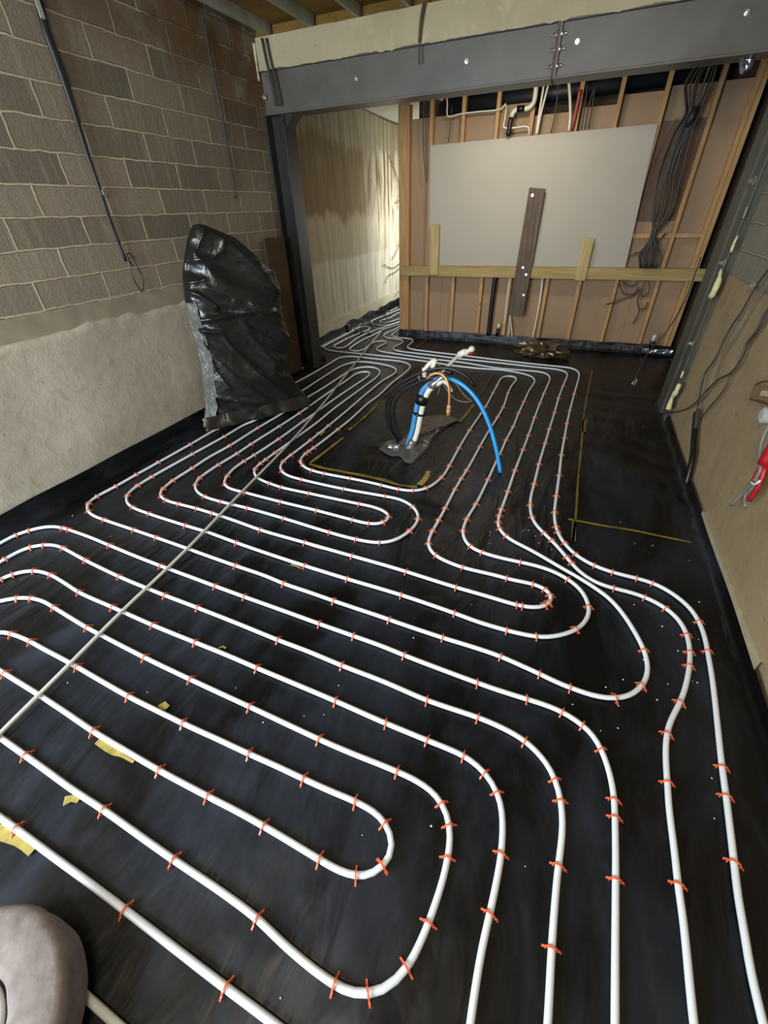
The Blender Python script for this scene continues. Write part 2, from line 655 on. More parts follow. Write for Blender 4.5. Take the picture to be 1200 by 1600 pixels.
# left column
cl = empty('steel_column', (-2.8, 4.4, 0.02))
tag(cl, 'dark steel column standing by the left wall behind the black plastic wrapped object', 'column')
m = MB()
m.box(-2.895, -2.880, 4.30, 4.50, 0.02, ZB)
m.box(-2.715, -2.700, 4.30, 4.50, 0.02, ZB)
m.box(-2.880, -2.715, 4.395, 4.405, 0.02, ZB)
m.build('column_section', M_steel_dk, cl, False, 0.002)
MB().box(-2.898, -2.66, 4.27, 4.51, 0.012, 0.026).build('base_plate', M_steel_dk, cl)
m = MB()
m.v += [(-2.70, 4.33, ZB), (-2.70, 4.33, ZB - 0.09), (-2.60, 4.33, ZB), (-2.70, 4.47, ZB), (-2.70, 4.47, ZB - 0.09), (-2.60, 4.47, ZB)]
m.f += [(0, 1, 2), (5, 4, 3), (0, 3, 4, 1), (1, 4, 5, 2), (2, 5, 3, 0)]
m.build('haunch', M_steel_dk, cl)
p = on_y(418, 148, 4.3)
bolt_mb((-2.86, 4.296, 2.33), (0, -1, 0), 0.012, 0.03).build('bolt', M_bolt, cl)

# right column, half buried in the wall
cr = empty('steel_column', (0.95, 4.1, 0.02))
tag(cr, 'grey green steel column set against the right wall under the beam end', 'column')
m = MB()
m.box(0.905, 1.06, 3.90, 3.915, 0.01, ZB)
m.box(0.905, 1.06, 4.10, 4.115, 0.01, ZB)
m.box(0.975, 0.985, 3.915, 4.10, 0.01, ZB)
m.box(0.885, 0.905, 4.05, 4.30, 0.01, ZB)
m.box(0.895, 0.91, 3.89, 4.02, 0.01, ZB)
m.build('column_section', simple('green_grey_steel', '47483f', 0.5, 0, 0.2, 6, 0.2), cr, False, 0.003)
for px, py in ((1180, 282), (1133, 411), (1083, 537)):
    p = on_x(px, py, 0.894)
    bolt_mb((0.894, p.y, p.z), (-1, 0, 0), 0.014, 0.03).build('bolt', M_bolt, cr)
p = on_x(1166, 332, 0.894)
MB().box(0.885, 0.894, p.y - 0.006, p.y + 0.006, p.z - 0.03, p.z + 0.03).build('bright_strip', M_bolt, cr)  # thin bright metal strip on the column face


# ------------------------------------------------------------------ foam blobs beside the right column
def blob(name, path, widths, x, mat, label, parent=None, cat='foam'):
    pts = [on_x(px, py, x) for px, py in path]
    m = MB()
    cc = catmull(pts, 0.02)
    n = len(cc)
    ws = []
    for i in range(n):
        f = i / (n - 1) * (len(widths) - 1)
        a = int(min(f, len(widths) - 2))
        ws.append((widths[a] * (1 - (f - a)) + widths[a + 1] * (f - a)) * (1 + 0.35 * wav(i, 1, 0, 0.7)))
    m.tube(cc, ws, 10)
    o = m.build(name, mat, parent, True)
    tag(o, label, cat)
    return o


blob('expanding_foam', [(1127, 420), (1123, 438), (1116, 455), (1111, 464)], [0.006, 0.015, 0.022, 0.016], 0.872, M_foam,
     'teardrop of cream expanding foam beside the right column, level with the timber rail')
blob('expanding_foam', [(1153, 368), (1147, 380), (1142, 394)], [0.003, 0.010, 0.007], 0.880, M_foam,
     'thin upper sliver of cream foam beside the right column')
blob('expanding_foam', [(1062, 600), (1056, 613), (1050, 622), (1044, 640)], [0.014, 0.02, 0.012, 0.018], 0.876, M_foam,
     'cream foam lump at the foot of the right column')
blob('expanding_foam', [(1068, 580), (1064, 590)], [0.007, 0.008], 0.876, M_foam,
     'small pale foam dab just above the foot of the right column')
pf = [on_y(399, 69, 4.33), on_y(401, 95, 4.33), on_y(405, 128, 4.33)]
tag(MB().tube([(v.x, 4.31, v.z) for v in catmull(pf, 0.02)], [0.02 + 0.007 * wav(i, 0, 0, 1.3) for i in range(len(catmull(pf, 0.02)))], 8).build('expanding_foam', M_foam, None, True),
    'cream foam filling the gap between the lintel end and left wall', 'foam')

# ------------------------------------------------------------------ stud partition
wall = structure(empty('wall_back', (-0.5, YB + 0.05, 0.1)))
ZS0 = 0.07
ZS1 = 2.56
stud_x = [v * KX for v in (-1.80, -1.455, -1.10, -0.757, -0.333, 0.02, 0.395, 0.798)]
MB().box(-2.175 * KX, -2.045 * KX, YB - 0.01, YB + 0.10, ZS0, ZS1).build('stud', M_stud, wall, False, 0.002)
for x in stud_x:
    MB().box(x - 0.02, x + 0.02, YB, YB + 0.075, ZS0, ZS1).build('stud', M_stud, wall, False, 0.002)
MB().box(1.045 * KX, 1.082 * KX, YB, YB + 0.075, ZS0, ZS1).build('stud', M_stud, wall, False, 0.002)
MB().box(1.086 * KX, 1.125 * KX, YB, YB + 0.09, ZS0, ZS1).build('stud', M_stud, wall, False, 0.002)
MB().box(-2.045 * KX, 1.05 * KX, YB + 0.005, YB + 0.075, 0.03, ZS0).build('sole_plate', M_stud, wall)
MB().box(-2.175 * KX, 1.125 * KX, YB, YB + 0.1, ZS1, ZS1 + 0.045).build('head_plate', M_stud, wall)
# noggin seen at the right of the plasterboard
for a, c2 in ((stud_x[6] + 0.02, stud_x[7] - 0.02), (stud_x[7] + 0.02, 1.045 * KX)):
    z = on_y(1040, 368, YB + 0.02).z
    MB().box(a, c2, YB + 0.012, YB + 0.07, z - 0.02, z + 0.02).build('noggin', M_stud, wall)
# brown backs of the boards on the far face, with ragged top
xs = [-2.045 * KX] + [-1.62 * KX] + stud_x[2:7] + [0.60 * KX, 1.10 * KX]
zt = [2.30, 2.29, 2.33, 2.23, 2.25, 2.31, 2.335, 2.33]
for i in range(8):
    MB().box(xs[i] + 0.001, xs[i + 1] - 0.001, YB + 0.076, YB + 0.088, 0.05, zf(zt[i])).build('board_back', M_brown, wall)
MB().box(stud_x[6] + 0.021, stud_x[7] - 0.021, YB + 0.068, YB + 0.075, zf(1.33), zf(2.10)).build('brown_paper', simple('dark_brown_paper', '6b5444', 0.9, 0, 0.2, 3), wall)
MB().box(-2.05 * KX, 1.14 * KX, YB + 0.35, YB + 0.36, 0.0, 2.6).build('backing', M_block_dark, wall)
# dark service duct seen in the gap above the boards
o = MB().tube([(-1.8, YB + 0.22, 2.42), (0.8, YB + 0.22, 2.46)], 0.07, 16).build('service_duct', M_gunk, None, True)
tag(o, 'dark duct running in the gap above the brown board backs', 'duct')

# rail, plasterboard sheet, cleats and plank
tag(MB().box(-2.16 * KX, 1.236, YB - 0.05, YB - 0.004, zf(0.812), zf(0.925)).build('timber_rail', M_rail, None, False, 0.004),
    'long horizontal timber rail fixed across the studs under the plasterboard sheet', 'rail')
q = [on_y(670, 411, YB - 0.02), on_y(977, 418, YB - 0.02), on_y(1028, 193, YB - 0.02), on_y(672, 227, YB - 0.02)]
q[0].z = q[1].z = zf(0.928)
tag(MB().slab(q, (0, 0.0125, 0)).build('plasterboard_sheet', M_board), 'large pale grey plasterboard sheet standing on the timber rail against the studs', 'plasterboard')


def plank(name, quad, y, th, mat, label, bev=0.003):
    q = [on_y(a, b_, y) for a, b_ in quad]
    return tag(MB().slab(q, (0, th, 0)).build(name, mat, None, False, bev), label, 'plank')


pk = plank('plank', [(794, 491), (817, 495), (852, 295), (827, 293)], YB - 0.085, 0.03, M_plank,
           'long dark weathered plank leaning upright over the plasterboard middle')
for px, py in ((832, 305), (817, 418), (822, 429), (818, 461)):
    p = on_y(px, py, YB - 0.087)
    bolt_mb((p.x, p.y, p.z), (0, -1, 0), 0.008, 0.01).build('screw', M_bolt, pk)
plank('plank', [(671, 429), (684, 430), (686, 351), (673, 351)], YB - 0.075, 0.024, M_cleat,
      'short pale timber cleat at the left edge of the plasterboard sheet')
plank('plank', [(898, 438), (914, 439), (929, 373), (911, 372)], YB - 0.075, 0.024, M_cleat,
      'short pale timber cleat right of the dark plank on the plasterboard')

# ------------------------------------------------------------------ the black membrane (floor covering with turned up edges)
rows = []


def fl(x, y):
    h = 0.0018 * wav(x * 6, y * 1.6, 1.0) + 0.0012 * wav(x * 14, y * 4, 2.0)
    # crumpled patches beside the pipes near the passage and behind the bag
    d = math.hypot((x + 1.75) / 0.35, (y - 3.4) / 0.6)
    h += 0.022 * max(0, 1 - d) * abs(wav(x * 16, y * 5, 4.0))
    # folds over the right hand part
    if x > 0.15 and 2.2 < y < 4.6:
        h += 0.012 * math.sin((y * 1.0 + x * 0.45) * 22 + 3 * wav(x * 2, y * 2, 7)) * min(1, (x - 0.15) / 0.3) * 0.6
    return h - 0.004


def xs_at(y):
    xr = XR - 0.012 if y < 4.42 else 1.22
    return (XL if y < 4.5 else XL2) + 0.035, xr


ys = [-2.15 + 0.045 * i for i in range(int((YB - 0.02 + 2.15) / 0.045) + 1)]
if ys[-1] < YB - 0.02:
    ys.append(YB - 0.02)
NX = 90
for y in ys:
    xl, xr = xs_at(y)
    row = []
    # left upstand
    hu = 0.12 + 0.006 * wav(y, 0, 0, 3)
    if y > 4.5:
        hu = 0.125 + 0.03 * wav(y, 0, 3, 3)
    for k in range(5):
        kk = k / 5
        row.append((xl + 0.004 * wav(y, k, 0, 4) + 0.012 * kk * kk, y, hu * (1 - kk)))
    for i in range(NX + 1):
        x = xl + 0.02 + (xr - xl - 0.035) * i / NX
        row.append((x, y, fl(x, y)))
    hr = 0.055 + 0.012 * wav(y, 7, 0, 2)
    for k in range(1, 5):
        row.append((xr - 0.010 * (1 - k / 4), y, hr * k / 4))
    rows.append(row)
m = MB().grid(rows)
# passage floor, from the partition end on
rows = []
for i in range(87):
    y = YB - 0.02 + 0.045 * i
    row = []
    hu = 0.14 + 0.05 * wav(y, 0, 3, 3)
    for k in range(5):
        kk = k / 5
        row.append((XL2 + 0.035 + 0.05 * abs(wav(y * 9, k * 1.3, 1)) + 0.03 * kk * kk, y, hu * (1 - kk)))
    for j in range(51):
        x = XL2 + 0.07 + (3.2) * j / 50
        bump = 0.05 * abs(wav(x * 8, y * 8, 9)) if x < -2.75 else 0
        row.append((x, y, fl(x, y) + bump))
    rows.append(row)
m.grid(rows)
# upstand along the partition
rows = []
for k in range(7):
    row = []
    for i in range(140):
        x = -2.275 + (1.225 + 2.275) * i / 139
        z = (0.105 + 0.012 * wav(x, 1, 0, 4)) * k / 6
        row.append((x, YB - 0.012 - 0.03 * (1 - k / 6) ** 2 + 0.010 * wav(x * 5, k * 0.8, 1), z - 0.002))
    rows.append(row)
m.grid(rows)
memb = m.build('membrane_sheet', M_memb, None, True)
tag(memb, 'black polythene membrane covering the whole floor and turned up at the walls', 'plastic sheet')

# pale edge insulation behind the membrane on the right
rows = []
a0, a1 = on_x(1112, 850, XR - 0.02), on_x(1161, 1062, XR - 0.02)
for k in range(2):
    row = []
    for i in range(30):
        u = i / 29
        y = a0.y + 0.3 - (a0.y + 0.3 - a1.y) * u
        row.append((XR - 0.013, y, 0.0 if k == 0 else 0.070 + 0.025 * u))
    rows.append(row)
rows.append([(XR + 0.018, p[1], p[2]) for p in rows[1]])
tag(MB().grid(rows).build('edge_insulation_strip', M_strip), 'pale yellow edge insulation strip between right wall and membrane', 'insulation')

# brown crumpled plastic by the partition foot
c0 = on_z(845, 552, 0.04)
m = MB()
rows = []
for j in range(13):
    th = math.pi * j / 12
    row = []
    for i in range(37):
        ph = 2 * math.pi * i / 36
        d = Vector((math.sin(th) * math.cos(ph), math.sin(th) * math.sin(ph), math.cos(th)))
        k2 = 1 + 0.55 * noise.noise(d * 2.7) + 0.25 * noise.noise(d * 7)
        row.append((c0.x + d.x * 0.27 * k2, c0.y + d.y * 0.09 * k2, max(0.003, 0.07 + d.z * 0.10 * k2)))
    rows.append(row)
tag(m.grid(rows).build('crumpled_plastic', M_brownplastic, None, False), 'crumpled clump of dark brown plastic at the foot of the stud partition', 'plastic')

# ------------------------------------------------------------------ yellow lines and torn patches on the floor
def ribbon(path, w, label, mat=M_yellow, z=0.0035, name='yellow_line', ragged=0.25):
    pts = catmull([on_z(px, py, z) for px, py in path], 0.03)
    m = MB()
    L, R = [], []
    for i, p in enumerate(pts):
        a = pts[max(0, i - 1)]
        b = pts[min(len(pts) - 1, i + 1)]
        tg = (b - a).normalized()
        nn = Vector((-tg.y, tg.x, 0))
        ww = w * 0.5 * (1 + ragged * 2 * wav(p.x, p.y, 2, 9))
        zz = z + 0.0015
        L.append((p.x + nn.x * ww, p.y + nn.y * ww, zz))
        R.append((p.x - nn.x * ww, p.y - nn.y * ww, zz))
    m.grid([[(x, y, zz - 0.003) for x, y, zz in L], L, R, [(x, y, zz - 0.003) for x, y, zz in R]])
    return tag(m.build(name, mat), label, 'paint line')


ribbon([(484, 725), (505, 731), (537, 737), (600, 750), (622, 757), (652, 761)], 0.024, 'yellow line along the near side of the island rectangle')
ribbon([(484, 724), (505, 708), (536, 684)], 0.024, 'yellow line rising from the near left corner of the island rectangle')
ribbon([(545, 672), (566, 655), (590, 632)], 0.02, 'broken yellow line between the inner pipe loop and the island', ragged=0.6)
ribbon([(597, 622), (628, 592), (652, 571)], 0.015, 'faint yellow line at the far left edge of the island', simple('faint_olive', '3a3418', 0.5, 0, 0.3, 20))
ribbon([(655, 758), (663, 750), (670, 736)], 0.035, 'short thick yellow mark at the near right corner of the island', M_yellow_hi)
ribbon([(718, 659), (728, 648), (741, 631)], 0.026, 'short yellow line under the drooping blue pipe', M_yellow)
ribbon([(744, 626), (757, 606), (772, 584)], 0.016, 'faint yellow line behind the blue pipe towards the partition', simple('faint_olive', '3f3819', 0.5, 0, 0.3, 20))
ribbon([(651, 543), (662, 534), (673, 525)], 0.022, 'short faint yellow mark near the left foot of the partition', simple('faint_olive', '554a22', 0.5, 0, 0.3, 20))
ribbon([(925, 579), (918, 615), (912, 650), (908, 700), (903, 750), (900, 800), (895, 846)], 0.013, 'long faint yellow line right of the outermost pipe column', simple('dull_yellow', '6b5b1a', 0.5, 0, 0.35, 12))
ribbon([(914, 656), (911, 675)], 0.034, 'small yellow tape patch on the long faint yellow line', simple('ochre_tape', '6b5a1c', 0.5, 0, 0.2, 12))
ribbon([(888, 811), (910, 815), (948, 822), (987, 828), (1035, 838), (1079, 847)], 0.012, 'yellow line crossing towards the right wall', simple('dull_yellow', '76651f', 0.5, 0, 0.35, 12))
ribbon([(897, 815), (896, 846)], 0.022, 'short broad yellow dab at the crossing of two yellow lines', simple('dull_yellow', '6b5b1a', 0.5, 0, 0.35, 12))


def tear(path, w, label):
    return ribbon(path, w, label, M_yellow_hi, 0.0030, 'torn_patch', 0.9)


for o in (tear([(152, 1158), (170, 1168), (190, 1180), (209, 1191)], 0.028, 'long yellow tear in the membrane under the third nearest pipe on the left'),
          tear([(100, 1252), (114, 1247), (124, 1250)], 0.022, 'small yellow tear between two pipes at lower left'),
          tear([(0, 1290), (12, 1300), (30, 1312), (52, 1330)], 0.03, 'yellow tear at the left picture edge under the nearest long pipe'),
          tear([(250, 1107), (256, 1102), (262, 1106)], 0.018, 'tiny yellow tear above the middle left pipe run'),
          tear([(341, 1013), (348, 1010), (353, 1013)], 0.02, 'tiny yellow nick between two middle pipe runs'),
          tear([(455, 882), (462, 884), (470, 888)], 0.016, 'small yellow nick below the central pipe run'),
          tear([(478, 849), (492, 854), (506, 858)], 0.012, 'thin yellow nick just below a central pipe run'),
          tear([(497, 675), (502, 679), (506, 674)], 0.04, 'yellowish torn spot beside the inner left pipe loop')):
    o['category'] = 'torn patch'

# ------------------------------------------------------------------ underfloor heating pipes
PR = 0.0094
C1d = [(800, 602), (806, 595), (807.5, 591), (804, 588), (796, 587), (787.5, 588), (782, 592.5), (777, 602), (770, 615), (760, 634), (750, 649), (734, 672.5), (717.5, 700), (702.5, 727.5), (692.5, 744), (680, 755), (666, 763.5), (645, 767), (622.5, 764.5), (600, 759), (575, 753), (547.5, 747.5), (507.5, 740), (487.5, 735), (475, 729.5), (469, 722.5), (470, 716), (477.5, 709), (490, 700), (505, 689), (526, 672.5), (547.5, 655.5), (573, 632), (593, 617), (613, 598), (630, 585), (640, 576), (641.5, 571), (635, 567), (623, 564), (600, 562), (577, 559.5), (553, 557), (540, 557), (530, 559), (520, 565), (500, 577), (477, 590), (462, 598)]
U1d = [(440, 611), (351, 664.5), (337.5, 671), (300, 693), (247.5, 722.5), (212.5, 742), (181, 760), (151, 776), (140, 784), (136, 791), (138, 799), (145, 805), (164, 812.5), (210, 828), (245, 840), (287.5, 855), (325, 868.5), (369, 884), (416, 900), (444, 912), (480, 924), (522.5, 939), (600, 965), (611, 969), (691, 996), (740, 1011), (782.5, 1025.5), (815, 1040), (843, 1052.5), (870, 1066), (900, 1077.5), (925, 1086.5), (959, 1092), (975, 1090.5), (990, 1084), (1003, 1072.5), (1010.5, 1060), (1013, 1045), (1011, 1027.5), (1007, 1016), (999, 1000), (987.5, 980), (972.5, 957.5), (952.5, 935), (935, 922), (915, 909), (900, 900), (875, 886), (850, 871), (825, 857), (807.5, 848.5), (791, 839), (782.5, 830), (778, 822.5), (779, 812.5), (781, 802.5), (785, 792.5), (794, 767.5), (805, 735), (817.5, 702.5), (826, 680), (835.5, 652.5), (844, 630), (850, 615), (856.5, 600), (859.5, 592), (858, 587), (853, 583), (843, 581), (822, 579), (783, 576), (750, 571), (720, 566), (687.5, 562.5), (650, 557.5), (620, 553), (600, 550), (592, 548.5), (587.5, 546), (590, 542.5), (600, 538), (605, 535), (603, 532.5), (593, 532.5), (583, 535), (575, 541), (568, 546.5), (558, 549), (548, 548), (545, 545.5), (550, 541.5), (563, 533), (587, 521.5), (598, 515), (610, 511), (623, 507)]
C2u = [(800, 602), (794, 614), (787, 635), (777, 653), (763, 675), (750, 698), (731, 732.5), (721, 748), (711, 765), (696, 794), (686, 812.5), (676, 830), (671, 840), (668.5, 850), (671, 859), (681, 869), (700, 878), (722.5, 886.5), (745, 892), (776, 899), (800, 906), (832.5, 912), (852.5, 920), (864, 930), (866, 938), (861, 945), (850, 949), (835, 949.5), (814, 947), (798, 942.5), (760, 931), (712.5, 917.5), (660, 901), (635, 893), (600, 882.5), (550, 868.5), (476, 847.5), (407.5, 828), (370, 814.5), (332.5, 802), (300, 792.5), (280, 787.5), (260, 782), (251, 776), (250, 770), (257.5, 761), (270, 751), (300, 732), (327.5, 714), (359, 696.5), (402.5, 669), (441, 646), (461, 632), (482, 620), (507, 605), (533, 588), (550, 577.5), (563, 574), (577, 573), (588, 575), (594, 580), (591, 587), (573, 601), (547, 620), (520, 640), (497, 659), (467, 681), (430, 707.5), (407.5, 724), (399, 731), (397.5, 740), (404, 748), (422.5, 755.5), (440, 761.5), (484, 771), (560, 787), (582.5, 791.5), (599, 797.5), (606, 802), (609.5, 808), (605, 814.5), (597.5, 818), (575, 818), (550, 812), (495, 797.5), (439, 784), (385, 770), (357.5, 762.5), (350, 755), (355, 744), (365, 732.5), (381, 721), (395, 712.5), (440, 683), (473, 659), (489, 648), (504, 637), (525, 622), (547, 607), (568, 593), (577, 586.5), (578.5, 582), (573, 580), (564, 581), (556, 584), (545, 592), (532, 601), (520, 609), (497, 625), (467.5, 646), (436, 666.5), (392.5, 694), (370, 709), (341, 726.5), (322.5, 739), (311, 747.5), (305, 757.5), (307.5, 767.5), (320, 776), (346, 784), (387.5, 794), (444, 810), (514, 831.5), (556, 842.5), (592, 848), (617, 844), (640, 830), (651, 818), (654.5, 807.5), (651, 798), (642.5, 789), (625, 780), (600, 775), (537.5, 764), (472.5, 749.5), (450, 743), (440, 736.5), (437.5, 729), (442.5, 721), (455, 711), (485, 688), (515, 664), (544, 640), (573, 615), (599, 594), (613, 586), (620, 580), (618, 575.5), (610, 572), (597, 569), (577, 566), (560, 565), (547, 567), (533, 572), (515, 583), (493, 597), (470, 612), (394, 659), (385, 662), (350, 682.5), (300, 710), (237.5, 745), (215, 759), (202.5, 769), (197.5, 777.5), (199, 786), (208, 793), (234, 803), (290, 821), (325, 831.5), (370, 848), (425, 867), (477, 884), (543, 904.5), (627, 929.5), (709, 957.5), (750, 972.5), (791, 984.5), (817.5, 991), (839, 995), (862.5, 995), (882.5, 991), (900, 985), (912.5, 975), (920, 962.5), (922, 952), (920, 942), (916, 932.5), (907, 920), (888, 905), (867, 893.5), (843, 885), (812, 878), (780, 871), (754, 863.5), (740, 858), (731, 851), (725, 842.5), (723, 832.5), (725, 822.5), (729.5, 811), (744, 787.5), (762.5, 750), (775, 722.5), (784, 704), (791, 687.5), (802, 667), (810, 647), (819, 627.5), (827, 610), (832.5, 602), (836, 595), (832, 589), (822, 585), (803, 581), (783, 578), (750, 576), (706, 571), (675, 566), (637.5, 561), (600, 556.5), (567, 553), (535, 550), (515, 547.5), (506, 545), (503.5, 541.5), (508, 537), (523, 528), (543, 517.5), (563, 511), (575, 510), (578.5, 513), (575, 516), (567, 518.5), (547, 527), (527, 537), (520, 541), (522.5, 543.5), (532, 544.5), (540, 541.5), (560, 527), (583, 517), (597, 512.5), (610, 508), (623, 504)]
P_mega = list(reversed(U1d)) + list(reversed(C1d)) + C2u[1:]
# order: passage end of U1 ... U1 start, then loop end of C1 ... C1 top, then C2 on
P_c5 = [(624, 510), (617, 515), (605, 520), (599, 523.5), (602, 527.5), (616, 529), (628, 531), (631, 533.5), (626, 537), (616, 542), (613, 545), (619, 548), (637, 550.5), (675, 555), (712, 560), (750, 564), (783, 567.5), (817, 571.5), (850, 575), (873, 577.5), (883, 580), (887, 584.5), (885, 591), (880, 603), (873, 622), (866, 647), (859, 669), (852.5, 691), (842.5, 725), (835, 756), (830, 775), (828.5, 789), (829, 800), (831, 809), (837.5, 820), (850, 833), (862.5, 845), (875, 858), (882, 867), (894, 881), (907, 895), (923, 906.5), (940, 914), (958, 919), (987, 925.5), (1008, 932.5), (1027, 942), (1042, 951), (1060, 967), (1072, 987), (1077, 1007), (1078.5, 1027), (1077, 1043), (1072, 1071), (1062, 1099), (1048, 1126), (1042, 1147), (1040, 1167), (1041, 1200), (1043, 1225), (1045, 1260), (1050, 1300), (1055, 1340), (1059.5, 1383), (1067, 1433), (1074, 1500), (1078, 1543), (1084, 1600), (1092, 1660)]
P_c6 = [(624, 514), (616, 520), (611, 523), (613, 526), (621, 527.5), (640, 529), (646, 531), (645, 534), (641, 537.5), (636, 541), (636, 543), (644, 546), (660, 548), (687, 551.5), (720, 555), (750, 559), (783, 563), (817, 567), (850, 570.5), (880, 573.5), (893, 575), (901, 578.5), (905, 583.5), (904, 592), (901, 603), (897, 617), (891, 640), (886.5, 660), (882.5, 682.5), (877.5, 711), (874, 742.5), (869.5, 775), (866.5, 800), (867, 815), (870, 828), (876, 841), (882.5, 850), (890, 858), (900, 867.5), (928, 883.5), (957, 894), (993, 903), (1020, 910.5), (1043, 922), (1067, 939), (1083, 955.5), (1093, 973), (1102, 997), (1106, 1020), (1112, 1053), (1117, 1093), (1123, 1150), (1128.5, 1200), (1135, 1247), (1147, 1347), (1153, 1400), (1162, 1450), (1173, 1517), (1187, 1577), (1195, 1610), (1207, 1660)]
P_l1 = [(-60, 880), (-25, 862), (0, 849), (24, 836), (45, 829), (67.5, 823.5), (85, 822.5), (99, 825), (109, 828), (140, 839), (172.5, 852.5), (212.5, 869), (252.5, 884.5), (300, 902), (337.5, 916), (382.5, 932.5), (440, 953), (499, 974.5), (552.5, 993.5), (600, 1010.5), (632.5, 1024), (687.5, 1045), (744, 1066), (775, 1077), (822.5, 1092), (850, 1100.5), (877.5, 1111.5), (898, 1123.5), (913, 1134), (928, 1150), (940, 1171), (950, 1197), (957, 1227), (960, 1250), (961, 1280), (962, 1333), (962, 1377), (961.5, 1467), (961, 1600), (961, 1660)]
P_l2 = [(-60, 908), (-25, 893), (0, 878), (7.5, 874), (27.5, 862.5), (47.5, 854.5), (70, 851), (87.5, 852), (100, 857), (135, 876), (187, 901), (225, 917), (259, 930.5), (300, 946), (375, 975.5), (435, 1000), (485, 1019), (535, 1040), (600, 1065), (666, 1093.5), (705, 1107), (747.5, 1121), (785, 1137), (820, 1157), (845, 1181), (860, 1200), (870, 1220), (877, 1253), (880, 1287), (877, 1320), (872, 1357), (867, 1413), (862, 1483), (857, 1583), (852, 1660)]
P_l3 = [(-60, 935), (-25, 918), (0, 905), (20, 897), (37, 892.5), (55, 891.5), (77, 897), (100, 910), (125, 926), (177, 949), (240, 977), (300, 1001.5), (352.5, 1022.5), (402.5, 1044), (462.5, 1069), (525, 1095.5), (602, 1129.5), (667.5, 1156.5), (722.5, 1179.5), (744, 1193), (760, 1207), (771, 1222), (780, 1243), (785, 1268), (786, 1300), (783, 1338), (773, 1393), (765, 1430), (753, 1483), (742, 1550), (735, 1600), (728, 1655)]
P_l4 = [(-70, 962), (-30, 947), (0, 939), (27, 934), (50, 934.5), (69, 940), (86, 950), (137, 981), (157, 991.5), (227, 1027.5), (299, 1062), (390, 1104), (437, 1126), (499, 1155), (550, 1177), (597, 1195.5), (622, 1206), (650, 1219), (673, 1234), (690, 1252), (701, 1272), (705, 1290), (704, 1313), (700, 1340), (692, 1377), (680, 1413), (670, 1442), (655, 1477), (639, 1510), (620, 1535), (599, 1550), (575, 1556), (550, 1552), (523, 1538), (483, 1509), (440, 1472), (403, 1436), (350, 1396), (273, 1344), (233, 1316), (163, 1266), (110, 1231), (73, 1204), (41, 1181), (0, 1152), (-40, 1125)]
P_l5 = [(-60, 1010), (-30, 995), (0, 987), (20, 991), (45, 1001), (67, 1013), (112, 1037), (157, 1063), (202, 1088.5), (245, 1110), (287, 1130.5), (345, 1157), (390, 1178), (437, 1199), (475, 1217), (517, 1236), (555, 1252), (583, 1267), (602, 1283), (613, 1302), (616.5, 1320), (613, 1340), (600, 1357), (580, 1367), (557, 1369), (530, 1360), (500, 1343), (457, 1317), (413, 1291), (370, 1267), (325, 1244), (250, 1204), (197, 1173), (147, 1143), (103, 1113), (62, 1086), (9, 1053), (-40, 1022)]
P_l6 = [(-40, 1248), (0, 1277), (27, 1296), (83, 1338), (143, 1382), (197, 1423), (267, 1477), (353, 1543), (400, 1578), (430, 1601), (500, 1655)]
P_l7 = [(20, 1463), (45, 1483), (75, 1508), (117, 1542), (160, 1580), (180, 1598), (240, 1652)]
P_v1 = [(440, 572), (468, 558), (490, 548)]
P_f1 = [(630, 500.5), (614, 506), (602, 509), (588, 508), (581, 506), (579.5, 503), (582.5, 500), (593, 496), (603, 492), (614, 487.5), (630, 480)]
P_f2 = [(630, 496), (613, 502), (605, 504.5), (596, 505), (592.5, 504), (593, 502), (600, 499), (609, 497), (616, 492), (628, 487)]
P_f3 = [(599, 489), (607, 486), (618, 480)]
P_f4 = [(484, 541), (507, 532), (530, 521), (555, 511)]


def heat_pipe(path, label, z=PR, name='heating_pipe', mat=None, r=PR, lift=None):
    raw = [on_z(px, py, z) for px, py in path]
    for q in raw:
        q.x = max(q.x, (XL if q.y < 4.5 else XL2) + 0.075)
    c = catmull(raw, 0.02)
    c = soften(c)
    o = MB().tube(c, r, 10).build(name, mat or M_pipe, None, True)
    tag(o, label, 'pipe')
    return c


curves = {}
U1d_first = on_z(*U1d[0], PR)
curves['mega'] = heat_pipe(P_mega, 'very long white pipe looping all round the island and under the black wrapped object')
curves['c6'] = heat_pipe(P_c6, 'outermost white pipe, turning at the partition and running down nearest the right wall')
curves['c5'] = heat_pipe(P_c5, 'second white pipe from the right wall, wavy below the long faint yellow line')
curves['l1'] = heat_pipe(P_l1, 'white pipe from the left edge bending down at right, third from right at the bottom')
curves['l2'] = heat_pipe(P_l2, 'white pipe fourth from the right along the bottom of the photo')
curves['l3'] = heat_pipe(P_l3, 'white pipe fifth from the right along the bottom, just outside the two nested loops')
curves['l4'] = heat_pipe(P_l4, 'white pipe making the large rounded outer loop at bottom centre')
curves['l5'] = heat_pipe(P_l5, 'white pipe making the small inner loop nested at bottom centre')
curves['l6'] = heat_pipe(P_l6, 'straight white pipe crossing the bottom left corner above the coil')
curves['l7'] = heat_pipe(P_l7, 'short visible white pipe emerging behind the dusty coil at bottom left')
heat_pipe(P_v1, 'thin white pipe beside the foot of the dark left column')
heat_pipe(P_f1, 'outer looped white pipe deep in the passage behind the partition end')
heat_pipe(P_f2, 'inner looped white pipe deep in the passage behind the partition end')
heat_pipe(P_f3, 'short glimpse of white pipe beside the crumpled membrane in the passage')
heat_pipe(P_f4, 'white pipe along the foot of the stained passage wall')

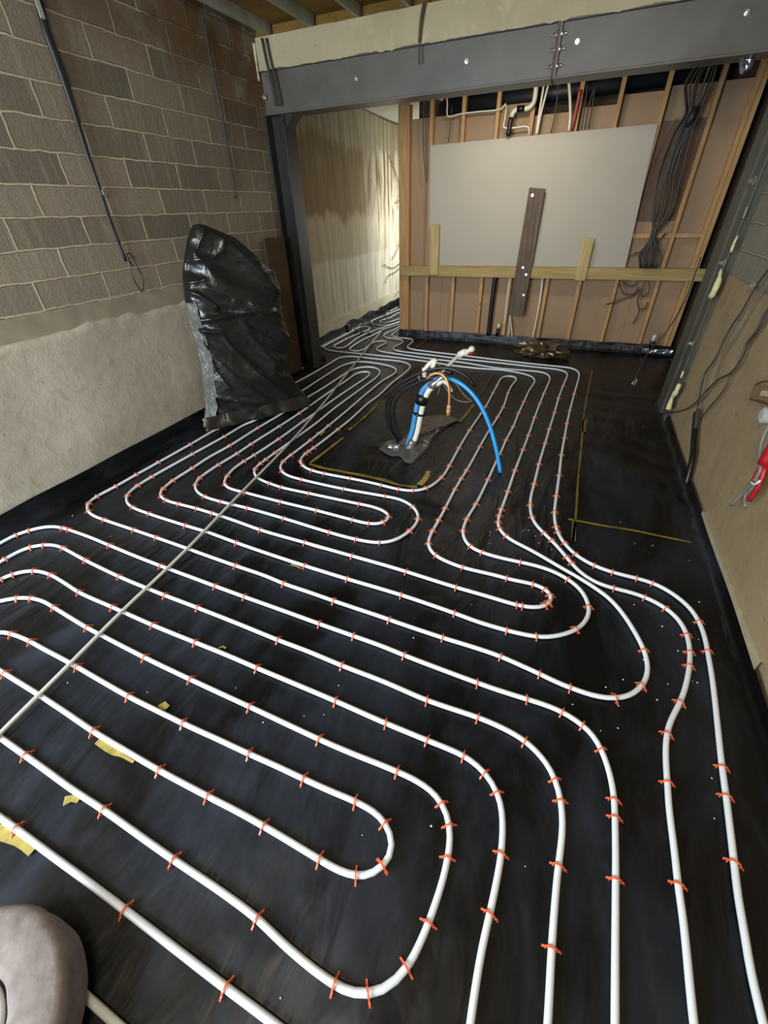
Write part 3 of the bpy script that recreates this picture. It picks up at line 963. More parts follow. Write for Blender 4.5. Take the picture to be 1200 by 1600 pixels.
# the long grey conduit lying across the pipes
rod = [on_z(px, py, 2 * PR + 0.011) for px, py in ((-40, 1186), (0, 1146), (110, 1036.5), (192, 953.5), (250, 899), (300, 850), (350, 797.5), (400, 746), (450, 695), (495, 643), (530, 599), (577, 540), (599, 513))]
tag(MB().tube(soften(catmull(rod, 0.02), 0.05, 0.02), 0.0085, 10).build('long_conduit', M_rod, None, True),
    'long thin grey conduit lying diagonally across all the pipes', 'conduit')

# ------------------------------------------------------------------ staples
m = MB()
prof = [(-0.023, 0.002), (-0.0215, 0.007), (-0.018, 0.0105), (-0.0135, 0.012), (-0.0125, 0.018), (-0.009, 0.0225), (-0.0045, 0.0248),
        (0, 0.0256), (0.0045, 0.0248), (0.009, 0.0225), (0.0125, 0.018), (0.0135, 0.012), (0.018, 0.0085), (0.023, 0.0045)]
hw = 0.0024
i0 = 0
for k, (s_, z_) in enumerate(prof):
    a = prof[max(0, k - 1)]
    b = prof[min(len(prof) - 1, k + 1)]
    tx, tz = b[0] - a[0], b[1] - a[1]
    L_ = math.hypot(tx, tz)
    nx_, nz_ = -tz / L_, tx / L_
    th = 0.0013
    for (yy, q_) in ((-hw, -th), (hw, -th), (hw, th), (-hw, th)):
        m.v.append((s_ + nx_ * q_, yy, z_ + nz_ * q_))
for k in range(len(prof) - 1):
    for q_ in range(4):
        q2 = (q_ + 1) % 4
        m.f.append((k * 4 + q_, k * 4 + q2, k * 4 + 4 + q2, k * 4 + 4 + q_))
m.f.append((3, 2, 1, 0))
e_ = (len(prof) - 1) * 4
m.f.append((e_, e_ + 1, e_ + 2, e_ + 3))
# barbed legs into the floor
for sx in (-0.0135, 0.0135):
    m.box(sx - 0.0012, sx + 0.0012, -0.0018, 0.0018, -0.004, 0.013)
staple0 = m.build('pipe_staple', M_staple)
staple_hot_mesh = staple0.data.copy()
staple_hot_mesh.materials.clear()
staple_hot_mesh.materials.append(M_staple_hot)


def c4(ox, oy, pts, k=4.0):
    return [(ox + a / k, oy + b / k) for a, b in pts]


ST = {}
ST['mega'] = (
    c4(0, 600, [(1185, 382), (990, 490), (850, 567), (725, 635), (605, 705), (543, 750), (545, 797), (655, 850), (845, 910), (980, 960),
                (950, 580), (855, 635), (785, 705), (825, 770), (935, 815), (1160, 885), (1080, 610), (1025, 655), (1000, 700), (1035, 725), (1120, 748)])
    + c4(300, 600, [(150, 285), (280, 1135), (197, 330), (5, 440), (280, 990), (707, 1135), (410, 275), (237, 385), (5, 535), (30, 780),
                    (130, 808), (432, 912), (707, 988), (1002, 1075), (670, 185), (545, 265), (370, 380), (280, 437), (165, 507), (45, 590), (15, 632),
                    (75, 705), (187, 735), (352, 775), (577, 840), (857, 925), (1023, 970), (1162, 990), (540, 345), (380, 447), (322, 485), (220, 575),
                    (205, 625), (345, 680), (557, 735), (780, 790), (1000, 848), (1098, 872), (1190, 870), (1040, 748), (737, 685), (558, 645),
                    (490, 622), (390, 537), (430, 500), (462, 470), (520, 435), (700, 232), (950, 655), (690, 595), (553, 548), (570, 490),
                    (622, 445), (738, 352), (855, 262), (990, 590), (830, 560), (750, 540), (675, 510), (668, 480), (705, 440), (735, 420),
                    (768, 398), (905, 285), (1185, 632)])
    + c4(600, 600, [(180, 668), (265, 655), (372, 588), (412, 510), (470, 400), (542, 290), (605, 185), (640, 140), (12, 705), (175, 768),
                    (215, 840), (165, 915), (35, 835), (705, 205), (742, 145), (600, 390), (522, 540), (485, 597), (445, 660), (385, 775),
                    (345, 855), (305, 920), (272, 1000), (320, 1075), (140, 1172), (875, 110), (840, 185), (805, 265), (765, 352), (728, 437),
                    (652, 600), (570, 755), (518, 845), (495, 912), (530, 1015), (615, 1050), (848, 1110), (975, 120), (940, 210), (905, 322),
                    (870, 408), (820, 540), (775, 668), (738, 792), (725, 830), (718, 860), (712, 900), (768, 960)])
    + [(777, 602), (771, 614), (794, 614), (850, 615), (887, 904)]
    + c4(300, 900, [(575, 48), (890, 155), (972, 12)])
    + c4(600, 900, [(450, 72), (820, 178), (856, 185), (1003, 198), (1065, 178), (1045, 122), (1003, 80), (932, 55), (765, 12), (113, 118),
                    (435, 230), (768, 337), (955, 382), (1190, 342), (42, 278), (365, 385), (732, 505), (972, 610), (1175, 707)])
    + c4(900, 900, [(85, 190), (425, 465), (420, 685), (237, 772)]))
ST['c5'] = (c4(600, 600, [(1090, 90), (1065, 180), (1038, 280), (1012, 368), (973, 500), (938, 625), (915, 755), (922, 830), (997, 932), (1050, 980), (1135, 1080), (1165, 1115)])
            + [(880, 603), (892, 879)] + c4(900, 900, [(232, 78), (435, 130), (563, 200), (697, 385), (708, 475), (707, 572), (650, 805), (565, 1000)])
            + [(1043, 1224), (1059, 1386)])
ST['c6'] = (c4(600, 600, [(1160, 165), (1143, 245), (1130, 335), (1110, 445), (1095, 570), (1078, 705), (1068, 800), (1075, 895), (1085, 925), (1132, 1003), (1190, 1070)])
            + [(897, 616), (929, 883), (957, 894), (994, 903), (1020, 910.5)] + c4(900, 900, [(778, 295), (823, 485), (905, 1190)])
            + [(1133, 1246), (1147, 1347)])
ST['l1'] = (c4(0, 600, [(95, 945), (180, 912), (390, 900), (690, 1010), (1020, 1138)]) + c4(300, 900, [(152, 68), (328, 132), (793, 298), (1010, 375)])
            + c4(600, 900, [(127, 495), (575, 672), (890, 775), (1110, 850)]) + c4(900, 900, [(40, 925), (162, 1080)]) + [(958, 1248), (960, 1278), (962, 1378)])
ST['l2'] = (c4(0, 600, [(30, 1095), (195, 1020), (280, 1005), (395, 1030), (540, 1105), (760, 1195)]) + [(259, 930)] + c4(300, 900, [(42, 200), (542, 402), (942, 560)])
            + c4(600, 900, [(265, 778), (592, 890), (878, 1028)]) + [(872, 1221), (877, 1253), (872, 1357), (862, 1483)])
ST['l3'] = (c4(0, 900, [(20, 10), (300, 5), (500, 105), (712, 195), (960, 315)]) + [(55, 893), (21, 896)] + c4(300, 900, [(15, 412), (410, 585), (900, 787)])
            + c4(600, 900, [(22, 928), (270, 1035), (487, 1125), (650, 1203)]) + [(781, 1240), (782, 1340), (764, 1432)])
ST['l4'] = (c4(0, 900, [(112, 135), (205, 135), (337, 205), (553, 330), (910, 515), (1185, 645)]) + c4(300, 900, [(362, 822), (795, 1025)])
            + [(620, 1207), (688, 1249), (706, 1288), (700, 1339), (670, 1441), (638, 1516), (575, 1558), (524, 1535), (403, 1434), (273, 1345), (163, 1267), (42, 1181)])
ST['l5'] = (c4(0, 900, [(75, 375), (180, 415), (467, 578), (805, 755), (1140, 918), (35, 615), (595, 972)]) + c4(300, 900, [(350, 1110)])
            + [(475, 1218), (554, 1253), (602, 1282), (597, 1360), (604, 1355), (557, 1371), (501, 1342), (416, 1292), (325, 1244), (250, 1205)])
ST['l6'] = [(27, 1295), (198, 1426), (355, 1545)]
ST['l7'] = [(76, 1508)]
SL = {
    'mega': 'orange staple clipping the very long white pipe that loops round the island',
    'c6': 'orange staple on the outermost white pipe nearest the right wall',
    'c5': 'orange staple on the wavy second white pipe from the right wall',
    'l1': 'orange staple on the pipe that ends third from the right at the bottom',
    'l2': 'orange staple on the pipe that ends fourth from the right at the bottom',
    'l3': 'orange staple on the pipe just outside the two nested bottom loops',
    'l4': 'orange staple on the large outer loop at bottom centre',
    'l5': 'orange staple on the small inner loop at bottom centre',
    'l6': 'orange staple on the straight pipe crossing the bottom left corner',
    'l7': 'orange staple tip beside the dusty coil at bottom left',
}
HOT = [(106, 828), (622, 764), (722, 886)]
ST['l1'].append(HOT[0])
ST['mega'] += HOT[1:]
SEG = [
    ([(800, 602), (777, 602), (770, 615), (750, 649), (717, 700), (692, 744), (666, 763), (645, 767), (600, 759), (548, 747), (500, 738)], 'orange staple on the innermost pipe strand rounding the near side of the island'),
    ([(475, 729), (469, 722), (470, 716), (490, 700), (526, 672), (573, 632)], 'orange staple on the pipe strand nearest the island on its left side'),
    ([(794, 614), (777, 653), (750, 698), (731, 732), (711, 765), (686, 812), (671, 840)], 'orange staple on the second pipe column right of the island'),
    ([(669, 850), (681, 869), (700, 878), (745, 892), (800, 906), (852, 920), (866, 938), (850, 949), (798, 942), (712, 917)], 'orange staple on the smallest hairpin loop right of centre'),
    ([(660, 901), (600, 882), (476, 847), (407, 828), (332, 802), (260, 782), (250, 770), (270, 751), (327, 714), (402, 669), (441, 646)], 'orange staple on the third pipe strand in from the left wall'),
    ([(430, 707), (399, 731), (397, 740), (422, 755), (484, 771), (560, 787), (599, 797)], 'orange staple on the sixth pipe strand in from the left wall'),
    ([(609, 808), (597, 818), (550, 812), (439, 784), (357, 762), (350, 755), (365, 732), (395, 712), (440, 683)], 'orange staple on the fifth pipe strand in from the left wall'),
    ([(467, 646), (392, 694), (341, 726), (305, 757), (320, 776), (387, 794), (514, 831), (592, 848)], 'orange staple on the fourth pipe strand in from the left wall'),
    ([(617, 844), (651, 818), (654, 807), (642, 789), (600, 775), (472, 749), (437, 729), (455, 711), (515, 664), (573, 615)], 'orange staple on the seventh pipe strand in from the left wall'),
    ([(394, 659), (300, 710), (215, 759), (197, 777), (234, 803), (370, 848), (477, 884), (627, 929), (750, 972)], 'orange staple on the second pipe strand in from the left wall'),
    ([(791, 984), (839, 995), (882, 991), (920, 962), (920, 942), (888, 905), (843, 885), (780, 871)], 'orange staple on the middle hairpin loop right of centre'),
    ([(754, 863), (725, 842), (725, 822), (744, 787), (775, 722), (802, 667), (827, 610)], 'orange staple on the third pipe column right of the island'),
    ([(351, 664), (247, 722), (151, 776), (136, 791), (164, 812), (325, 868), (444, 912), (600, 965), (740, 1011)], 'orange staple on the outermost pipe strand along the left wall side'),
    ([(782, 1025), (870, 1066), (959, 1092), (1003, 1072), (1013, 1045), (999, 1000), (935, 922)], 'orange staple on the large hairpin loop bulging towards the right wall'),
    ([(850, 871), (791, 839), (778, 822), (785, 792), (805, 735), (826, 680), (856, 600)], 'orange staple on the fourth pipe column right of the island'),
]


def seg_label(px, py):
    best = None
    q = Vector((px, py))
    for poly, lab in SEG:
        for i in range(len(poly) - 1):
            a, b = Vector(poly[i]), Vector(poly[i + 1])
            ab = b - a
            u = max(0, min(1, (q - a).dot(ab) / ab.length_squared))
            d = (a + ab * u - q).length
            if best is None or d < best[0]:
                best = (d, lab)
    return best[1]


used = False
nst = 0
for key, lst in ST.items():
    cv = curves[key]
    for (px, py) in lst:
        p = on_z(px, py, PR)
        bi = min(range(len(cv)), key=lambda q: (cv[q] - p).length_squared)
        a, b = cv[max(0, bi - 1)], cv[min(len(cv) - 1, bi + 1)]
        ang = math.atan2(b.y - a.y, b.x - a.x) + random.uniform(-0.14, 0.14)
        s = staple0 if not used else staple0.copy()
        if used:
            COL.objects.link(s)
        used = True
        if (px, py) in HOT:
            s.data = staple_hot_mesh
        s.location = (cv[bi].x, cv[bi].y, 0.0)
        s.rotation_euler = (0, 0, ang - math.pi / 2 + (math.pi if random.random() < 0.4 else 0))
        lab = seg_label(px, py) if key == 'mega' else SL[key]
        tag(s, lab, 'staple', 'staples ' + lab[14:])
        if (px, py) in HOT:
            s['label'] = {106: 'brighter orange staple at the top left bend of the upper left pipe',
                          622: 'bright orange staple on the pipe bend below the island rectangle',
                          722: 'bright orange staple on the pipe below the right-hand columns'}[px]
            del s['group']
        nst += 1
print('staples', nst)

# ------------------------------------------------------------------ crumbs on the membrane
specks = [(86, 792), (113, 805), (172, 837), (105, 1066), (230, 1081), (280, 986), (368, 1074), (411, 1128), (475, 1118), (506, 1116), (529, 1070),
          (646, 996), (737, 944), (895, 1100), (967, 1102), (1014, 1056), (1035, 978), (1060, 1016), (1044, 1068), (1083, 1064), (1090, 1066), (1027, 1093),
          (1006, 1030), (974, 1061), (947, 1073), (1093, 940), (970, 814), (992, 849), (1020, 852), (1077, 875), (966, 1137), (939, 1141), (821, 1353),
          (862, 858), (837, 837), (842, 848), (765, 836), (766, 831), (820, 827), (826, 828), (438, 1559), (674, 1290), (566, 1304), (1113, 1215), (1117, 1278),
          (991, 944), (1092, 998), (817, 829), (765, 848)]
mm = MB()
for i in range(6):
    a = i * math.pi / 3
    mm.v.append((0.0035 * math.cos(a), 0.003 * math.sin(a), 0.001))
mm.v += [(0, 0, 0.005), (0, 0, -0.001)]
for i in range(6):
    j = (i + 1) % 6
    mm.f += [(i, j, 6), (j, i, 7)]
sp0 = mm.build('crumb', M_speck)
for i, (px, py) in enumerate(specks):
    s = sp0 if i == 0 else sp0.copy()
    if i:
        COL.objects.link(s)
    p = on_z(px, py, 0.001)
    s.location = (p.x, p.y, fl(p.x, p.y) + 0.001)
    s.rotation_euler = (0, 0, random.uniform(0, 6))
    k2 = random.uniform(0.55, 1.1)
    s.scale = (k2, k2, k2)
    tag(s, 'tiny white crumb lying on the black membrane', 'crumb', 'white crumbs scattered on the membrane')

# ------------------------------------------------------------------ black plastic wrapped object by the left wall
prof_l = [(318, 664), (319, 655), (322, 630), (318, 600), (313, 560), (306, 530), (298, 505), (291, 480), (287, 455), (285, 430), (288, 400), (293, 372), (301, 352)]
prof_r = [(474, 631), (482, 622), (466, 606), (449, 578), (446, 555), (452, 527), (442, 500), (437, 470), (437, 450), (428, 425), (398, 398), (368, 372), (322, 352)]
base_a = Vector((-2.80, 2.56, 0.0))
base_b = Vector((-2.27, 3.28, 0.0))
du = (base_b - base_a).normalized()
nrm = Vector((du.y, -du.x, 0))  # towards the room


def on_plane(px, py, p0, n):
    r = ray(px, py)
    o_ = Vector((0, 0, H))
    t_ = (p0 - o_).dot(n) / r.dot(n)
    return o_ + r * t_


def lerp_prof(pr, v):
    f = v * (len(pr) - 1)
    a = int(min(f, len(pr) - 2))
    return (pr[a][0] * (1 - f + a) + pr[a + 1][0] * (f - a), pr[a][1] * (1 - f + a) + pr[a + 1][1] * (f - a))


FOLDS = [([(291, 409), (337, 402), (350, 389), (352, 372)], 0.016), ([(283, 443), (305, 441), (321, 437)], 0.018), ([(283, 452), (312, 462), (337, 482)], 0.03),
         ([(308, 503), (350, 495), (400, 485)], 0.022), ([(316, 517), (345, 520), (360, 540), (400, 580), (450, 622)], 0.024), ([(318, 520), (330, 560), (337, 580), (357, 605)], 0.018),
         ([(328, 552), (370, 592), (415, 625)], 0.016), ([(395, 476), (415, 488), (436, 488), (443, 470)], 0.018), ([(398, 485), (430, 510), (456, 529)], 0.02),
         ([(338, 622), (370, 626), (415, 628)], 0.016), ([(336, 628), (350, 645), (370, 655)], 0.014), ([(322, 358), (305, 400)], 0.012), ([(370, 470), (395, 530), (430, 570)], 0.016)]
FSEG = []
for path_, am in FOLDS:
    pp_ = [on_plane(a, b, base_a + nrm * 0.12, nrm) for a, b in path_]
    for k in range(len(pp_) - 1):
        FSEG.append((pp_[k], pp_[k + 1], am))


def fold_h(p):
    h = 0.0
    for a, b, am in FSEG:
        ab = b - a
        u = max(0.0, min(1.0, (p - a).dot(ab) / ab.length_squared))
        d_ = p - (a + ab * u)
        d_ = (d_ - nrm * d_.dot(nrm)).length
        if d_ < 0.09:
            h = max(h, am * (math.exp(-d_ / 0.018)))
    return h


m = MB()
rows = []
NR, NC = 170, 150
for j in range(NR + 1):
    v = j / NR
    Lp = on_plane(*lerp_prof(prof_l, v), base_a, nrm)
    Rp = on_plane(*lerp_prof(prof_r, v), base_a, nrm)
    Lp.x = max(Lp.x, -2.82)
    if Lp.z < 0.02:
        Lp.z = 0.012
    if Rp.z < 0.02:
        Rp.z = 0.012
    ctr = (Lp + Rp) * 0.5
    hwid = (Rp - Lp) * 0.5
    hw2 = hwid.length
    hd = hwid.normalized()
    dep = 0.13 * (1 - 0.55 * v ** 3) + 0.02
    row = []
    for i in range(NC + 1):
        a = 2 * math.pi * i / NC
        ca, sa = math.cos(a), math.sin(a)
        ex = 0.75
        cx = math.copysign(abs(ca) ** ex, ca)
        cy = math.copysign(abs(sa) ** ex, sa)
        p = ctr + hd * hw2 * cx + nrm * dep * cy
        # diagonal creases like stretched plastic
        q = Vector((p.x * 1.0 + p.z * 0.9, p.y * 1.0 + p.z * 0.8, p.z * 0.7))
        cr_ = abs(noise.noise(q * 2.6)) * 0.085 + abs(noise.noise(Vector((q.x * 6 + 3, q.y * 6, q.z * 4)))) * 0.028
        p = p - nrm * math.copysign(cr_, sa) * min(1, abs(sa) * 2)
        if sa > 0:
            p = p + nrm * fold_h(p) * min(1, sa * 2.5) * 1.3
        p.x = max(p.x, XL + 0.04)
        row.append(tuple(p))
    rows.append(row)
m.grid(rows)
n = NC + 1
top_i = len(m.v)
tp = sum((Vector(q) for q in rows[-1][:-1]), Vector()) / NC
m.v.append(tuple(tp + Vector((0, 0, 0.01))))
for i in range(NC):
    m.f.append((NR * n + i, NR * n + i + 1, top_i))
bag = empty('wrapped_object', tuple(base_a * 0.5 + base_b * 0.5))
tag(bag, 'tall object wrapped in shiny black plastic standing on the pipes by left wall', 'wrapped object')
m.build('plastic_wrap', M_wrap, bag, True)
# loose skirt and folded flaps of the wrap on the floor
m = MB()
rows = []
for j in range(9):
    v = j / 8
    row = []
    for i in range(41):
        u = i / 40
        p = base_a.lerp(base_b, u * 1.06 - 0.03) + nrm * (0.125 + 0.05 * v + 0.02 * wav(u * 9, v, 3))
        p.z = 0.10 * (1 - v) ** 1.5 + 0.016 + 0.012 * abs(wav(u * 14, v * 3, 5))
        row.append(tuple(p))
    rows.append(row)
m.grid(rows)
m.build('wrap_skirt', M_wrap, bag, True)
fa = [on_z(462, 600, 0.05), on_z(472, 612, 0.03), on_z(486, 627, 0.022), on_z(470, 634, 0.022), on_z(452, 622, 0.05)]
m = MB()
m.v += [tuple(p) for p in fa] + [tuple(p + Vector((0, 0, 0.004))) for p in fa]
m.f += [(0, 1, 2, 3, 4), (9, 8, 7, 6, 5)] + [(i, (i + 1) % 5, 5 + (i + 1) % 5, 5 + i) for i in range(5)]
m.build('wrap_flap', M_wrap_grey, bag)
# lighter folded edge down the left side
m = MB()
rows = []
for j in range(31):
    v = 0.01 + j / 30 * 0.60
    p = on_plane(*lerp_prof(prof_l, v), base_a, nrm)
    p.x = max(p.x, -2.83)
    if p.z < 0.02:
        p.z = 0.014
    w_ = 0.07 + 0.02 * wav(j, 0, 0, 0.5) - 0.05 * max(0, v - 0.35)
    rows.append([tuple(p + nrm * 0.05 - du * 0.012), tuple(p + nrm * (0.085 + 0.015 * wav(j, 2, 0, 0.6)) + du * w_ * 0.4), tuple(p + nrm * 0.105 + du * w_)])
m.grid(rows)
m.build('folded_edge', M_wrap_grey, bag, True)

# ------------------------------------------------------------------ service riser in the middle of the island
YR = 2.75


def R(px, py, y=YR):
    return on_y(px, py, y)


def cable(name, path, r, mat, label, cat, parent=None, n=10, step=0.02, widths=None):
    c = catmull(path, step)
    o = MB().tube(c, r, n).build(name, mat, parent, True)
    if parent is None:
        tag(o, label, cat)
    return o


riser = empty('insulated_pipe_pair', tuple(R(642, 705)))
tag(riser, 'bundle of blue and white striped pipes taped together rising from the island floor', 'pipe bundle')
cp = [R(639, 700), R(648, 675), R(653, 650), R(659, 625), R(667, 608), R(680, 598), R(690, 592)]
cable('blue_pipe', [p + Vector((-0.022, 0, 0)) for p in cp], 0.019, M_bluefoil, '', '', riser)
cable('white_pipe', [p + Vector((0.022, -0.008, 0)) for p in cp], 0.020, M_cable_white, '', '', riser)
cable('black_tape', [R(657.5, 630), R(661.5, 617)], 0.044, M_black, '', '', riser, 14)
cable('thin_tie', [R(655, 646.5), R(655.4, 644.5)], 0.047, M_black, '', '', riser, 14)
cable('silver_foil', [R(672, 604), R(681, 598), R(690, 591), R(696, 588)], [0.03, 0.036, 0.034, 0.026, 0.03, 0.025, 0.02, 0.02][:len(catmull([R(672, 604), R(681, 598), R(690, 591), R(696, 588)], 0.02))] + [0.02] * max(0, len(catmull([R(672, 604), R(681, 598), R(690, 591), R(696, 588)], 0.02)) - 8), M_silver, '', '', riser, 9)
cable('foil_base', [R(636, 709, 2.72), R(640, 700, 2.72), R(646, 688, 2.73)], [0.05, 0.045, 0.04] + [0.035] * (len(catmull([R(636, 709, 2.72), R(640, 700, 2.72), R(646, 688, 2.73)], 0.02)) - 3), M_silver, '', '', riser, 9)

loops = [([(622, 693), (609, 672), (603, 645), (606, 622), (622, 601), (645, 588), (670, 578), (694, 575), (715, 580), (733, 592), (742, 604)], 'outermost black conduit arching over the island services'),
         ([(625, 691), (614, 672), (609, 647), (611, 625), (626, 606), (648, 593), (671, 584), (693, 580), (708, 583)], 'middle black conduit arching over the island services'),
         ([(629, 690), (620, 670), (615, 647), (618, 628), (631, 611), (651, 599), (672, 591), (686, 588)], 'innermost black conduit arching over the island services')]
for k, (pp, lab) in enumerate(loops):
    cable('conduit', [R(a, b, YR - 0.01 + 0.03 * k) for a, b in pp], 0.011, M_black, lab, 'conduit')
cable('blue_water_pipe', [R(699, 591, 2.74), R(714, 596, 2.72), R(733, 610, 2.70), R(750, 632, 2.68), R(764, 662, 2.66), R(775, 700, 2.63), R(782, 738, 2.61)], 0.0135, M_blue,
      'bright blue water pipe drooping from the island services to the floor', 'pipe')
cop = empty('copper_pipe', tuple(R(700, 640)))
tag(cop, 'bent copper pipe with a sleeved end hanging over the island', 'pipe')
cable('tube', [R(667, 592, 2.70), R(673, 586, 2.70), R(684, 583, 2.70), R(693, 587, 2.69), R(699, 597, 2.68), R(702, 612, 2.67), R(702, 626, 2.67), R(701, 637, 2.67)], 0.009, M_copper, '', '', cop)
cable('end_sleeve', [R(701, 638, 2.67), R(700.5, 649, 2.67)], 0.016, M_copper, '', '', cop, 14)
cable('coupling', [R(701.5, 633.5, 2.67), R(701.3, 638, 2.67)], 0.014, M_cap, '', '', cop, 14)
cable('pipe_stub', [R(692, 595, 2.72), R(699, 600, 2.70), R(706, 612, 2.69)], 0.0115, M_cable_white, 'short cream pipe stub curving beside the copper pipe', 'pipe')
vp = empty('valve_pipe', tuple(R(690, 583)))
tag(vp, 'straight grey pipe with a white valve at its far end above the island', 'pipe')
cable('tube', [R(689, 584, 2.76), R(705, 567, 2.80), R(718, 554, 2.83)], 0.0125, M_cap, '', '', vp)
vb = cable('valve_body', [R(717, 555, 2.83), R(724, 551, 2.83), R(730, 550, 2.83)], 0.022, M_cable_white, '', '', vp, 12)
cable('valve_neck', [R(727, 554, 2.82), R(731, 549, 2.83), R(735, 547, 2.83)], 0.014, M_cable_white, '', '', vp, 12)
m = MB()
pc = R(737, 545.5, 2.83)
rows = []
for j in range(9):
    th = math.pi * j / 8
    rows.append([(pc.x + 0.022 * math.sin(th) * math.cos(a * math.pi / 8), pc.y + 0.022 * math.sin(th) * math.sin(a * math.pi / 8), pc.z + 0.02 * math.cos(th)) for a in range(17)])
m.grid(rows).build('valve_cap', M_cable_white, vb, True)
cable('valve_lever', [R(730, 552.5, 2.82), R(741, 552.5, 2.82)], 0.004, M_red, '', '', vb, 6)
tf = empty('pipe_tee', tuple(R(664, 590)))
tag(tf, 'white plastic tee fitting with two stubs above the black conduits', 'fitting')
cable('branch', [R(664, 589), R(663, 582), R(666, 574), R(674, 566), R(680, 562)], 0.015, M_cable_white, '', '', tf)
cable('branch', [R(675, 578), R(678, 569), R(681, 561)], 0.016, M_cable_white, '', '', tf)
cable('collar', [R(663, 585), R(664, 575)], 0.02, M_cable_white, '', '', tf, 12)
cable('cable_loop', [R(700, 590), R(712, 599), R(722, 613), R(730, 622), R(738, 626), R(725, 628), R(712, 624), R(702, 614), R(694, 602), R(691, 595)], 0.0035, M_cable_lt,
      'thin grey cable loop dangling between the blue and copper pipes', 'cable', n=8)
cable('cable_tie', [R(687, 568), R(688, 585), R(688, 600), R(684, 617)], 0.003, M_cable_lt, 'thin grey tie strap hanging in front of the island services', 'tie', n=6)
cable('white_wire', [R(656, 594), R(654, 588), R(657, 581), R(662, 578)], 0.002, M_cable_white, 'thin white wire curling beside the white tee fitting', 'wire', n=6)

# crumpled tape sealing the membrane round the riser
outl = [(592, 700), (604, 689), (620, 688), (632, 682), (645, 668), (652, 654), (672, 648), (698, 648), (718, 655), (706, 661), (690, 672), (676, 686), (670, 700), (656, 713), (645, 723), (634, 722), (624, 712), (612, 712), (600, 706)]
cen = on_z(648, 693, 0.0)
m = MB()
rows = []
ring = catmull([on_z(a, b, 0.006) for a, b in outl + [outl[0]]], 0.02)
for j in range(12):
    k = j / 11
    row = []
    for p in ring:
        q = cen.lerp(p, k)
        hh = 0.012 + 0.05 * (1 - k) ** 2 + 0.022 * abs(noise.noise(Vector((q.x * 13, q.y * 13, 1)))) * (1 - k * 0.6)
        row.append((q.x, q.y, hh if k < 0.99 else 0.001))
    rows.append(row)
m.grid(rows)
tag(m.build('tape_patch', M_tape, None, False), 'shiny dark grey crumpled tape patch sealing the membrane round the island services', 'tape')
for (a, lab) in (([(608, 696), (614, 690), (624, 699), (615, 702)], 'crumpled silver foil scrap left of the taped riser base'),):
    c = on_z(616, 696, 0.03)
    m = MB()
    rows = []
    for j in range(9):
        th = math.pi * j / 8
        row = []
        for i in range(17):
            ph = 2 * math.pi * i / 16
            d = Vector((math.sin(th) * math.cos(ph), math.sin(th) * math.sin(ph), math.cos(th)))
            kk = 1 + 0.6 * noise.noise(d * 3.1)
            row.append((c.x + d.x * 0.055 * kk, c.y + d.y * 0.03 * kk, max(0.004, 0.022 + d.z * 0.022 * kk)))
        rows.append(row)
    tag(m.grid(rows).build('foil_scrap', M_silver, None, False), lab, 'foil')

# short black socket standing by the left column
p = on_z(506, 567, 0.0)
tag(MB().tube([(p.x, p.y, 0.0), (p.x, p.y, 0.10)], 0.032, 16).build('pipe_socket', M_black, None, True, 0.004), 'short upright black pipe stub near the foot of the left column', 'pipe stub')

# ------------------------------------------------------------------ services on the stud partition
YP = YB - 0.012


def Pz(px, py, y=YP):
    return on_y(px, py, y)


def pcable(name, path, r, mat, label, cat, y=YP, parent=None):
    return cable(name, [Pz(a, b, y) for a, b in path], r, mat, label, cat, parent, 8, 0.03)


pcable('waste_pipe', [(774, 432), (769, 470), (763, 524)], 0.028, M_black, 'black vertical waste pipe between studs below the timber rail', 'pipe')
pcable('white_conduit', [(797, 432), (792, 470), (788, 508)], 0.011, M_cable_white, 'thin white vertical pipe just left of the dark plank foot', 'pipe')
vv = empty('stop_valve', tuple(Pz(778, 520)))
tag(vv, 'small white capped stub on a black base near the plank foot', 'valve')
cable('base', [Pz(776, 525), Pz(779, 513)], 0.024, M_black, '', '', vv, 12)
cable('cap', [Pz(779, 513), Pz(780, 506)], 0.018, M_cable_white, '', '', vv, 12)
pcable('white_conduit', [(797, 493), (796, 510), (794, 527)], 0.008, M_cable_white, 'left one of two thin white cables under the dark plank', 'cable')
pcable('white_conduit', [(797, 493), (799, 512), (800, 527)], 0.008, M_cable_white, 'right one of two thin white cables under the dark plank', 'cable')
pcable('white_conduit', [(848, 433), (845, 460), (839, 495), (832, 529)], 0.012, M_cable_white, 'white vertical pipe beside the stud right of the dark plank', 'pipe')
# upper zone
pcable('white_conduit', [(698, 150), (699, 165), (699, 181), (720, 178), (745, 175), (785, 169), (790, 162), (791, 168)], 0.008, M_cable_white, 'thin white pipe running across three studs above the plasterboard left half', 'pipe')
pcable('white_conduit', [(791, 168), (789, 185), (787, 199), (800, 200), (826, 199), (827, 211)], 0.008, M_cable_white, 'small white stepped pipe above the plasterboard', 'pipe', YP - 0.02)
pcable('white_conduit', [(696, 146), (691, 156), (686, 155)], 0.008, M_cable_white, 'short white elbow near the top of the second stud', 'pipe')
wp = empty('bent_waste_pipe', tuple(Pz(800, 190)))
tag(wp, 'thick white pipe with two bends above the top of the plasterboard', 'pipe')
cable('pipe_run', [Pz(838, 130, YP - 0.04), Pz(837, 145, YP - 0.04), Pz(834, 160, YP - 0.04), Pz(826, 169, YP - 0.04), Pz(812, 170, YP - 0.04), Pz(803, 174, YP - 0.04), Pz(799, 183, YP - 0.04)], 0.022, M_cable_white, '', '', wp, 12)
cable('rubber_joint', [Pz(820, 169.5, YP - 0.04), Pz(808, 170.5, YP - 0.04)], 0.027, M_black, '', '', wp, 12)
cable('lower_pipe', [Pz(799, 184, YP - 0.04), Pz(796, 199, YP - 0.04), Pz(794, 213, YP - 0.04)], 0.024, M_black, '', '', wp, 12)
